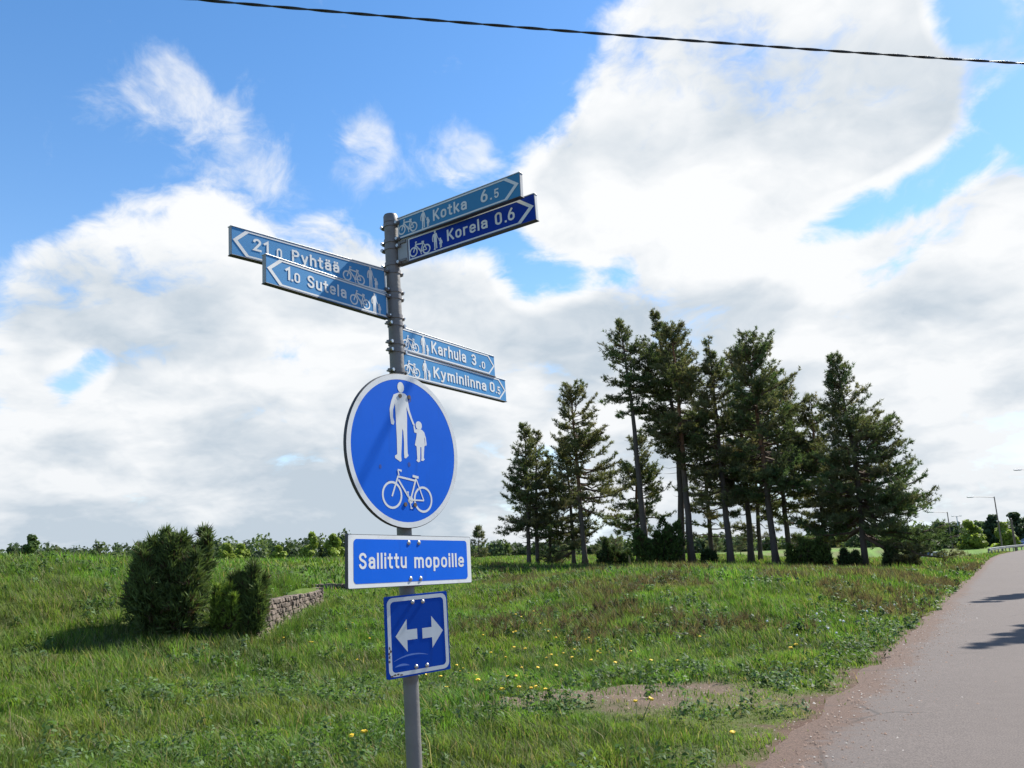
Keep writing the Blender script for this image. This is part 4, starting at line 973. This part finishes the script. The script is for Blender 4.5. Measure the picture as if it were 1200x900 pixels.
# lone spruce and distant pines
b = at_depth(561, 655, 112); b[2] = tz(b[0], b[1]) - .1; t_ = at_depth(561, 618, 112)
conifer('spruce_tree', b, t_, b[2] + .25, 1.35, 1.35, 701, 'lone small spruce on the skyline right of the white-bordered plate', dens=.8, shape='cone', detail=.6, dead=False, tint=(1, .95, 1.2))
for k, (px, ty, Y, wp) in enumerate([(706, 632, 150, 9), (722, 626, 150, 11), (700, 640, 160, 9), (838, 632, 145, 12), (868, 630, 150, 10), (790, 632, 150, 12), (935, 628, 140, 12), (660, 640, 165, 9)]):
    b = at_depth(px, 652, Y); b[2] = tz(b[0], b[1]); t_ = at_depth(px, ty, Y); kk = Y / F
    conifer('distant_pine', b, t_, b[2] + (t_[2] - b[2]) * .35, wp * kk, wp * kk, 720 + k, ('small distant pine left of the small columnar juniper by the stake', 'distant pine above the small columnar juniper by the stake', 'low distant pine just right of the layered pine trunk', 'distant pine right of the tall reddish-stemmed pine', 'distant pine in the gap left of the large middle pine', 'distant pine behind the big round juniper', 'distant pine between the large middle pine and the yellow-green bush', 'distant pine left of the layered pine trunk')[k], group='distant pines beyond the grove', dens=.6, shape='pine', detail=.6, dead=False, tint=(1.1, 1.1, 1.4))
# distant woodland massed along the horizon
def far_wood():
    r_ = np.random.default_rng(77); C_ = []; Hh = []
    for a in np.concatenate([np.arange(-46, -1, .22), np.arange(-1, 20, .30), np.arange(20, 46, .22)]):
        y = 230 + r_.uniform(-25, 25); x = y * tan(R(a)); h = (7.6 if a < -8 else (4.4 if a < 20 else 5.2)) * r_.uniform(.7, 1.25)
        wd = r_.uniform(2.0, 3.2); nn = 240
        d = r_.normal(0, 1, (nn, 3)); d /= np.linalg.norm(d, axis=1, keepdims=True); rr_ = r_.uniform(.5, 1, nn)
        P_ = np.array([x, y, .4 + h * .5]) + d * rr_[:, None] * np.array([wd, wd, h * .55]); C_.append(P_); Hh.append(np.repeat([[r_.uniform(.7, 1.2), r_.random()]], nn, 0))
    C_ = np.vstack(C_); Hh = np.vstack(Hh); V, Fc = leaf_quads(C_, r_.normal(0, 1, C_.shape) + np.array([0, -.3, .6]), .75, r_)
    k = (Hh[:, 1] > .6)[:, None]; col = np.where(k, np.array([.115, .150, .066]), np.array([.072, .100, .058])) * Hh[:, :1]
    o = mesh_np('distant_wood', V, Fc, M['leaves'], col=np.repeat(col, 4, 0)); tag(o, 'distant green woodland along the horizon', 'woodland', kind='stuff')
far_wood()
# two birches right of the road whose shadows fall across it
for k, (tip, H) in enumerate((((6.4, 12.4), 14.5), ((11.2, 20.3), 15.0))):
    L = H / tan(SUN_EL); b = np.array([tip[0] + L * sin(SUN_AZ), tip[1] + L * cos(SUN_AZ), 0.0]); b[2] = tz(b[0], b[1])
    broadleaf('birch_tree', b, H, .62, 760 + k, ('slender birch right of the road, nearer the camera', 'slender birch right of the road, farther along')[k], GM, group='birches right of the road', n=2600, size=.17, crown0=.55, top_shape=1.6, trunk_col=(.45, .44, .42))

# ------------------------------------------------------------------ things at the road end
M['lamp_steel'] = simple('lamp_post_steel', (.20, .19, .185), .55, metal=.3, var=.15); M['lamp_wood'] = simple('lamp_post_wood', (.16, .12, .10), .8, var=.2); M['lamp_head'] = simple('lamp_head_grey', (.55, .56, .57), .4, var=.1)
M['lens'] = simple('lamp_lens', (.70, .72, .74), .2, var=.05)
def street_lamp(px_top, py_top, Y, arm_px, label, mat, r0=.10, double=False, base_px=None):
    t_ = at_depth(px_top, py_top, Y); bz = tz(t_[0], t_[1]); base = np.array([t_[0], t_[1], bz - .1]); H = t_[2] - bz + .1
    root = empty('street_lamp', base); tag(root, label, 'street lamp', 'street lamps at the road end')
    m = MB(); m.tube([(0, 0, 0), (0, 0, H * .5), (0, 0, H)], [r0 * 1.25, r0, r0 * .75], 10); m.build('pole', mat, root, smooth=True)
    for s in ((-1, 1) if double else (-1,)):
        L = abs(arm_px) * Y / F * s
        m = MB(); m.tube([(0, 0, H - .12), (L * .5, 0, H + .02), (L * .82, 0, H + .06)], [.05, .04, .035], 7); m.build('arm', M['lamp_steel'], root, smooth=True)
        m = MB(); m.bevbox((L * .92, 0, H + .07), (abs(L) * .2 + .25, .26, .14), .05); hd = m.build('lamp_head', M['lamp_head'], root)
        m = MB(); m.bevbox((L * .92, 0, H - .01), (abs(L) * .16 + .12, .18, .06), .02); m.build('lens', M['lens'], hd)
street_lamp(1165, 582, 128, 30, 'street lamp with a long arm pointing left, nearest the guard rail', M['lamp_wood'])
street_lamp(1110, 600, 150, 20, 'street lamp with arm pointing left beside the wide pine', M['lamp_wood'])
street_lamp(1121, 605, 165, 5, 'pale slim double-headed street lamp between the trees', M['lamp_head'], .11, double=True)
street_lamp(1226, 550, 112, 36, 'street lamp reaching in from the right edge, only its head showing', M['lamp_wood'])
b = at_depth(1190, 641, 118); t_ = at_depth(1185, 607, 118); bz = tz(b[0], b[1])
r_ = empty('utility_pole', (b[0], b[1], bz - .1)); tag(r_, 'plain wooden pole without lamp beyond the guard rail', 'pole')
m = MB(); m.tube([(0, 0, 0), (0, 0, t_[2] - bz)], [.16, .11], 9); m.build('shaft', M['lamp_wood'], r_, smooth=True)
m = MB(); m.tube([(0, 0, t_[2] - bz), (0, 0, t_[2] - bz + .08)], [.13, .04], 9); m.build('cap', M['lamp_steel'], r_)
# guard rail
M['rail'] = simple('galvanised_rail', (.17, .18, .17), .6, metal=.1, var=.2)
def guard_rail():
    ys = np.arange(86, 190, 4.0); pts = [(float(road_edge(y)) - .45, y) for y in ys]; O = np.array([pts[0][0], pts[0][1], 0.0])
    root = empty('guard_rail', O); tag(root, 'grey steel guard rail along the far end of the road', 'guard rail')
    prof = [(-.02, .45), (.03, .49), (.03, .56), (-.02, .60), (.03, .64), (.03, .71), (-.02, .75), (-.05, .75), (-.05, .45)]; nv = np.array([EDGE_COS, -.605 * EDGE_COS])
    for k in range(len(pts) - 1):
        v = []
        for p in (pts[k], pts[k + 1]):
            for a, z in prof: v.append((p[0] + nv[0] * a - O[0], p[1] + nv[1] * a - O[1], z + (.004 if k % 2 else 0)))
        n_ = len(prof); m = MB(); m.add(v, [(q, (q + 1) % n_, n_ + (q + 1) % n_, n_ + q) for q in range(n_)]); m.build('rail_beam', M['rail'], root)
        m = MB(); m.bevbox((pts[k][0] - O[0] - nv[0] * .10, pts[k][1] - O[1] - nv[1] * .10, .25), (.09, .11, .86), .01); m.build('rail_post', M['rail'], root)
guard_rail()
# cars
M['car_blue'] = simple('car_paint_blue', (.015, .10, .42), .25, var=.05, coat=.8); M['car_white'] = simple('car_paint_silver', (.55, .57, .60), .28, var=.05, coat=.8)
M['glass'] = simple('car_glass', (.03, .04, .05), .08, var=.1, spec=.8); M['tyre'] = simple('tyre_rubber', (.02, .02, .02), .85); M['rim'] = simple('wheel_rim', (.4, .4, .41), .35, metal=.6); M['light'] = simple('headlight_lens', (.7, .72, .72), .15, var=.05); M['tail'] = simple('tail_lens', (.35, .02, .02), .2)
def car(loc, rz, paint, label):
    root = empty('car', loc); root.rotation_euler = (0, 0, rz); tag(root, label, 'car', 'cars on the road beyond the guard rail')
    side = [(-2.1, .32), (-2.15, .62), (-2.05, .86), (-1.15, .94), (-.55, 1.38), (.55, 1.46), (1.35, 1.40), (1.95, .98), (2.1, .86), (2.12, .40), (2.05, .28)]
    n_ = len(side); v = []
    for w_, yy in ((.93, -1), (.97, -.86), (.97, .86), (.93, 1)):
        for x, z in side:
            tw = 1 - .22 * max(0, (z - .9) / .55); v.append((x * w_, yy * .86 * tw, z))
    m = MB(); m.add(v, [(a * n_ + k, a * n_ + (k + 1) % n_, (a + 1) * n_ + (k + 1) % n_, (a + 1) * n_ + k) for a in range(3) for k in range(n_)] + [tuple(range(n_))[::-1], tuple(3 * n_ + k for k in range(n_))])
    m.build('body', paint, root, smooth=True)
    for s in (-1, 1):
        for a, b_ in (((-.95, 1.0), (-.50, 1.32)), ((.10, 1.0), (.0, 1.38))):
            pass
        yy = lambda z: s * (.86 * (1 - .22 * max(0, (z - .9) / .55)) + .006)
        for quad in ([(-.92, .97), (-.10, .97), (-.10, 1.36), (-.50, 1.33)], [(.0, .97), (.95, .97), (.85, 1.37), (.0, 1.38)], [(1.05, .97), (1.62, .97), (1.22, 1.34), (.96, 1.36)]):
            m = MB(); m.add([(x * .96, yy(z), z) for x, z in quad], [(0, 1, 2, 3) if s < 0 else (3, 2, 1, 0)]); m.build('side_window', M['glass'], root)
        m = MB(); m.bevbox((-1.0, s * .92, 1.0), (.12, .14, .10), .02); m.build('mirror', paint, root)
        for x in (-1.32, 1.30):
            m = MB(); m.tube([(x, s * .70, .31), (x, s * .88, .31)], .31, 18); wh = m.build('wheel', M['tyre'], root, smooth=True)
            m = MB(); m.tube([(x, s * .86, .31), (x, s * .89, .31)], .19, 14); m.build('rim', M['rim'], wh)
        m = MB(); m.bevbox((-2.0, s * .62, .70), (.12, .34, .14), .03); m.build('headlight', M['light'], root)
        m = MB(); m.bevbox((1.99, s * .66, .80), (.08, .22, .20), .02); m.build('tail_light', M['tail'], root)
    m = MB(); m.add([(-1.10, -.72, .975), (-1.10, .72, .975), (-.58, .66, 1.385), (-.58, -.66, 1.385)], [(0, 3, 2, 1)]); m.build('windscreen', M['glass'], root)
    m = MB(); m.add([(1.32, -.64, 1.415), (1.32, .64, 1.415), (1.90, .72, 1.015), (1.90, -.72, 1.015)], [(0, 3, 2, 1)]); m.build('rear_window', M['glass'], root)
p_ = at_depth(1092, 650, 112); car((p_[0], p_[1], tz(p_[0], p_[1])), R(20), M['car_white'], 'silver car half hidden by the grass right of the wide pine')
p_ = at_depth(1077, 650, 118); car((p_[0], p_[1], tz(p_[0], p_[1])), R(20), M['car_white'], 'pale car behind the low olive-brown bush')
p_ = at_depth(1206, 640, 150); zb_ = max(tz(p_[0], p_[1]), 0.0) ; car((p_[0], p_[1], zb_), R(12), M['car_blue'], 'bright blue car entering at the right edge behind the guard rail')

# ------------------------------------------------------------------ overhead cable
M['cable'] = simple('black_cable_sheath', (.020, .024, .020), .45, var=.2, scale=40)
KC = (5.0 - 1.6) / (6.0 - 1.6); A0 = np.array([-2.33 * KC, 5.52 * KC, 5.0]); B0 = np.array([4.95 * KC, 6.77 * KC, 5.0]); dv = (B0 - A0); LL = np.linalg.norm(dv); dv /= LL
cab = empty('overhead_cable', A0 - dv * 16); tag(cab, 'twisted black overhead cable crossing the sky', 'cable')
for s in range(2):
    m = MB(); pts = []
    sd = np.cross(dv, [0, 0, 1.0]); sd /= np.linalg.norm(sd)
    for q in np.arange(-16, LL + 18, .035):
        sag = .0045 * ((q - LL / 2) ** 2 - (LL / 2) ** 2) * .6; ph = 2 * pi * q / .44 + pi * s
        pts.append(dv * (q + 16) + np.array([0, 0, sag]) + .0046 * (cos(ph) * sd + sin(ph) * np.array([0, 0, 1])))
    m.tube(pts, .0051, 7); m.build('strand', M['cable'], cab, smooth=True)

# ------------------------------------------------------------------ grass, weeds and flowers
def scatter(r0, r1, dens, amax, r_):
    n = int(dens * amax * (r1 ** 2 - r0 ** 2)); rr = np.sqrt(r_.uniform(r0 ** 2, r1 ** 2, n)); a = r_.uniform(-amax, amax, n)
    x, y = rr * np.sin(a), rr * np.cos(a); d = road_d(x, y)
    keep = (r_.random(n) > np.where(y < 20, dirt_mask(x, y) * (.90 + .10 * (fbm(x * 3, y * 3, 95) < .55)), dirt_mask(x, y) * .97)) & (r_.random(n) > np.clip(shoulder_mask(x, y) * 1.05, 0, .985)) & ((d < .35) | (d > 7.5))
    dl = wall_x(y) - x; keep &= ~((np.abs(dl) < .16) & (y > 18.6) & (y < 30))
    return x[keep], y[keep]
def blades(x, y, hgt, wid, r_, segs=2):
    n = len(x); z = terrain(x, y) - .01; B = np.stack([x, y, z], -1)
    tall = .35 + 1.9 * fbm(x * 1.5, y * 1.5, 21, 3) ** 1.8 + .5 * fbm(x * .3, y * .3, 22); worn = 1 - sstep(.5, 3.2, ((x - 1.6) / 1.5) ** 2 + ((y - 9.5) / 1.5) ** 2)
    edge_ = sstep(-1.1, -.1, road_d(x, y)) * (road_d(x, y) < 3)
    h = hgt * tall * r_.uniform(.5, 1.4, n) * (1 - .62 * worn) * (1 - .45 * edge_)
    az = vnoise(x * 2.2, y * 2.2, 24) * 4 * pi + r_.normal(0, 1.1, n); lean = r_.uniform(.12, .95, n) * h; ld = np.stack([np.cos(az), np.sin(az), 0 * az], -1); ld[:, 0] -= .25
    wa = az + pi / 2 + r_.normal(0, .5, n); wv_ = np.stack([np.cos(wa), np.sin(wa), 0 * wa], -1) * (wid * r_.uniform(.6, 1.4, n))[:, None] / 2
    tip = B + ld * lean[:, None]; tip[:, 2] += h * .92
    g = meadow_col(x, y); var = r_.uniform(.70, 1.35, n)[:, None]; c = g * var
    dry = (r_.random(n) < .07 + .10 * fbm(x * .6, y * .6, 31))[:, None]; c = np.where(dry, np.array([.26, .22, .12]) * r_.uniform(.6, 1.2, (n, 1)), c)
    hue = r_.normal(0, .10, n)[:, None]; c = c * (1 + hue * np.array([1.2, .2, .4]))
    if segs == 2:
        mid = B + ld * (lean * .35)[:, None]; mid[:, 2] += h * .58
        V = np.stack([B - wv_, B + wv_, mid + wv_ * .8, mid - wv_ * .8, tip], 1).reshape(-1, 3); k = np.arange(n)[:, None] * 5
        Fc = np.concatenate([k + np.array([[0, 1, 2]]), k + np.array([[0, 2, 3]]), k + np.array([[3, 2, 4]])], 0)
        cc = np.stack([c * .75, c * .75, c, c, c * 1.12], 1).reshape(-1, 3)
    else:
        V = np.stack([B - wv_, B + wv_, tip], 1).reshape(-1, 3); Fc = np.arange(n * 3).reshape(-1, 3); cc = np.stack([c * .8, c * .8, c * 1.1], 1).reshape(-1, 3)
    return V, Fc, cc
def join(parts):
    V = []; Fc = []; C_ = []; o = 0
    for v, f, c in parts: V.append(v); Fc.append(f + o); C_.append(c); o += len(v)
    return np.vstack(V), np.vstack(Fc), np.vstack(C_)
rg = np.random.default_rng(21); parts = []
x, y = scatter(2.5, 9, 1900, R(44), rg); parts.append(blades(x, y, .105, .0075, rg, 2))
x, y = scatter(9, 15, 1000, R(40), rg); parts.append(blades(x, y, .115, .011, rg, 2))
x, y = scatter(15, 26, 520, R(38), rg); parts.append(blades(x, y, .14, .020, rg, 1))
x, y = scatter(26, 48, 150, R(37), rg); parts.append(blades(x, y, .19, .042, rg, 1))
x, y = scatter(48, 125, 22, R(37), rg); parts.append(blades(x, y, .24, .11, rg, 1))
x, y = scatter(3, 30, 7, R(40), rg); s_ = rg.random(len(x)) < fbm(x * .7, y * .7, 97); x, y = x[s_], y[s_]; v, f, c = blades(x, y, .30, .006, rg, 2); parts.append((v, f, np.full_like(c, 1) * np.array([.30, .25, .14])))
yw = rg.uniform(18, 29.5, 2600); xw = wall_x(yw) + rg.uniform(.22, .75, 2600); parts.append(blades(xw, yw, .30, .018, rg, 1))
xw = wall_x(yw) - rg.uniform(.16, .7, 2600); parts.append(blades(xw, yw, .26, .018, rg, 1))
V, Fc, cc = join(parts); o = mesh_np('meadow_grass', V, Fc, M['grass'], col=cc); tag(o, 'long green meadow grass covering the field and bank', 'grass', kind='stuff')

def weeds():
    """broad-leaved herbs standing in loose patches"""
    r_ = np.random.default_rng(33); VV = []; CC = []
    for (r0, r1, dn, sz) in ((4, 9, 34, .026), (9, 16, 22, .032), (16, 32, 9.0, .046), (32, 60, 2.0, .085)):
        x, y = scatter(r0, r1, dn, R(40), r_); k = fbm(x * .55, y * .55, 90) + .35 * (fbm(x * 2, y * 2, 91) - .5); s = r_.random(len(x)) < sstep(.42, .62, k); x, y = x[s], y[s]
        z = terrain(x, y); n = len(x); nl = 22
        h = r_.uniform(.06, .26, n)
        c = np.repeat(np.stack([x, y, z], -1), nl, 0); f = r_.uniform(.15, 1, n * nl); hh = np.repeat(h, nl)
        a = r_.uniform(0, 2 * pi, n * nl); sp = np.repeat(r_.uniform(.04, .11, n), nl) * (1.2 - f * .6)
        c = c + np.stack([np.cos(a) * sp, np.sin(a) * sp, f * hh], -1)
        nr = np.stack([np.cos(a) * .7, np.sin(a) * .7, np.ones(n * nl)], -1) + r_.normal(0, .3, (n * nl, 3))
        v, _ = leaf_quads(c, nr, sz, r_, 2.0); VV.append(v)
        g = np.array([.078, .135, .036])[None] * r_.uniform(.6, 1.4, (n, 1)); pal = (r_.random(n) < .3)[:, None]; g = np.where(pal, g * np.array([1.35, 1.2, 2.0]), g)
        CC.append(np.repeat(np.repeat(g, nl, 0) * r_.uniform(.8, 1.2, (n * nl, 1)), 4, 0))
    V = np.vstack(VV); C_ = np.vstack(CC); o = mesh_np('meadow_herbs', V, np.arange(len(V)).reshape(-1, 4), M['leaves'], col=C_); tag(o, 'low broad-leaved herbs growing in patches through the grass', 'herbs', kind='stuff')
weeds()
def heather():
    """dry brownish dwarf shrubs on the rise in front of the pines"""
    r_ = np.random.default_rng(35); x, y = scatter(17, 60, 9, R(36), r_); c_ = fbm(x * .45 + 5, y * .45, 13)
    s = (r_.random(len(x)) < sstep(.50, .62, c_)) & (x > -2); x, y = x[s], y[s]; z = terrain(x, y)
    C_ = np.stack([x, y, z + .08], -1); A_ = np.repeat([[0, 0, 1.0]], len(x), 0); V, Fc = tufts_to_tris(C_, A_, 12, .26, .022, .55, r_)
    col = np.repeat(np.array([.105, .080, .052])[None] * r_.uniform(.6, 1.3, (len(x), 1)), 36, 0)
    o = mesh_np('dry_heather', V, Fc, M['grass'], col=col); tag(o, 'dry brownish heather on the rise in front of the pines', 'heather', kind='stuff')
heather()
def grit():
    """loose pebbles and clods on the trodden patch and along the road edge"""
    r_ = np.random.default_rng(36); n = 150000; rr = np.sqrt(r_.uniform(25, 24 ** 2, n)); a = r_.uniform(R(-5), R(40), n); x, y = rr * np.sin(a), rr * np.cos(a)
    d = road_d(x, y); k = np.maximum(dirt_mask(x, y), shoulder_mask(x, y) * np.where(d < 5, 1 - .94 * sstep(.2, 1.3, d), 0)); s = r_.random(n) < k * .32; x, y, d = x[s], y[s], d[s]
    z = np.maximum(terrain(x, y), np.where(d > .3, .02, -9)); n = len(x); sz = r_.uniform(.004, .014, n) * np.where(r_.random(n) < .03, 2.0, 1)
    base = np.array([[1, 0, 0], [-.5, .87, 0], [-.5, -.87, 0], [.1, .1, .75]]); rot = r_.uniform(0, 2 * pi, n)
    V = base[None] * sz[:, None, None] * r_.uniform(.7, 1.3, (n, 4, 1)); X = V[..., 0] * np.cos(rot)[:, None] - V[..., 1] * np.sin(rot)[:, None]; Y_ = V[..., 0] * np.sin(rot)[:, None] + V[..., 1] * np.cos(rot)[:, None]
    V = np.stack([X + x[:, None], Y_ + y[:, None], V[..., 2] + z[:, None] - .001], -1).reshape(-1, 3); k = np.arange(n)[:, None] * 4
    Fc = np.concatenate([k + np.array([[0, 1, 3]]), k + np.array([[1, 2, 3]]), k + np.array([[2, 0, 3]])], 0)
    col = np.array([.145, .098, .074])[None] * r_.uniform(.6, 1.5, (n, 1)); lt = (r_.random(n) < .12)[:, None]; col = np.where(lt, np.array([.27, .25, .23]), col)
    m_, t_, b_ = new_mat('grit'); t_.set(b_.inputs['Base Color'], t_.n('ShaderNodeAttribute', attribute_name='col').outputs['Color']); b_.inputs['Roughness'].default_value = .9
    o = mesh_np('loose_grit', V, Fc, m_, col=np.repeat(col, 4, 0)); tag(o, 'loose reddish grit on the bare patch and road edge', 'grit', kind='stuff')
grit()

# dandelions
M['petal'] = simple('dandelion_yellow', (.78, .50, .015), .6, var=.12, scale=60); M['stalk'] = simple('flower_stalk', (.10, .15, .04), .6); M['clock'] = simple('seed_head_white', (.72, .72, .68), .9, var=.1, scale=60)
def flower_meshes(mat, R_, h_, ball=False):
    bm = bmesh.new()
    if ball: bmesh.ops.create_icosphere(bm, subdivisions=1, radius=R_)
    else:
        bmesh.ops.create_uvsphere(bm, u_segments=10, v_segments=5, radius=R_); bmesh.ops.scale(bm, vec=(1, 1, .5), verts=bm.verts)
        for q, v in enumerate(bm.verts): v.co *= 1 + .12 * ((q * 7) % 3 - 1)
    for v in bm.verts: v.co.z += h_
    me = bpy.data.meshes.new('flower_head'); bm.to_mesh(me); bm.free(); me.materials.append(mat)
    m = MB(); m.tube([(0, 0, 0), (.01, 0, h_ * .6), (0, 0, h_)], [.004, .0035, .003], 5); o = m.build('stalk', M['stalk']); st = o.data; bpy.data.objects.remove(o); return me, st
FY = flower_meshes(M['petal'], .028, .19); FW = flower_meshes(M['clock'], .024, .20, True)
YEL = [(411,730),(406,736),(432,748),(420,772),(418,857),(427,861),(603,721),(610,722),(624,717),(600,739),(606,742),(577,766),(602,759),(617,762),(590,771),(643,740),(651,749),(686,748),(690,747),(673,762),(700,766),(705,762),(612,782),(629,783),(641,769),(646,768),(542,782),(534,779),(546,787),(557,791),(540,786),(523,803),(518,795),(598,793),(604,790),(628,803),(590,811),(609,804),(622,804),(637,805),(745,821),(752,820),(858,855),(717,757),(703,765),(738,763),(762,776),(795,776),(928,762),(935,758),(203,731),(214,732),(335,748),(363,751),(366,753),(497,792),(488,757),(560,800),(650,782),(672,771),(565,745),(635,730),(575,729),(660,765),(695,775),(720,778),(820,747)]
def place_flowers(lst, F2, name, label_of, cat, group):
    for k, (px, py) in enumerate(lst):
        p_ = hit(px, py, .17); e = empty(name, (p_[0], p_[1], tz(p_[0], p_[1]) - .01)); e.rotation_euler = (rg.normal(0, .15), rg.normal(0, .15), rg.uniform(0, 6)); s = rg.uniform(.8, 1.15); e.scale = (s, s, s)
        tag(e, label_of(px, py), cat, group)
        for nm, me in (('flower_head', F2[0]), ('stalk', F2[1])):
            o = bpy.data.objects.new(nm, me); COL.objects.link(o); o.parent = e
place_flowers(YEL, FY, 'dandelion', lambda px, py: ('yellow dandelion in the grass left of the signpost' if px < 450 else 'yellow dandelion in the meadow just right of the arrow plate' if px < 660 and py > 755 else 'yellow dandelion in the meadow behind and right of the signpost' if px < 735 else 'yellow dandelion between the bare patch and the road'), 'flower', 'yellow dandelions in the meadow')
WHT = [(985,727),(990,731),(1016,718),(1021,715),(1033,711),(1034,713),(1048,711),(972,737),(980,741),(933,745),(962,728),(900,730),(1010,724),(955,722)]
place_flowers(WHT, FW, 'dandelion_clock', lambda px, py: 'white dandelion seed head in the grass beside the road', 'flower', 'white seed heads beside the road')
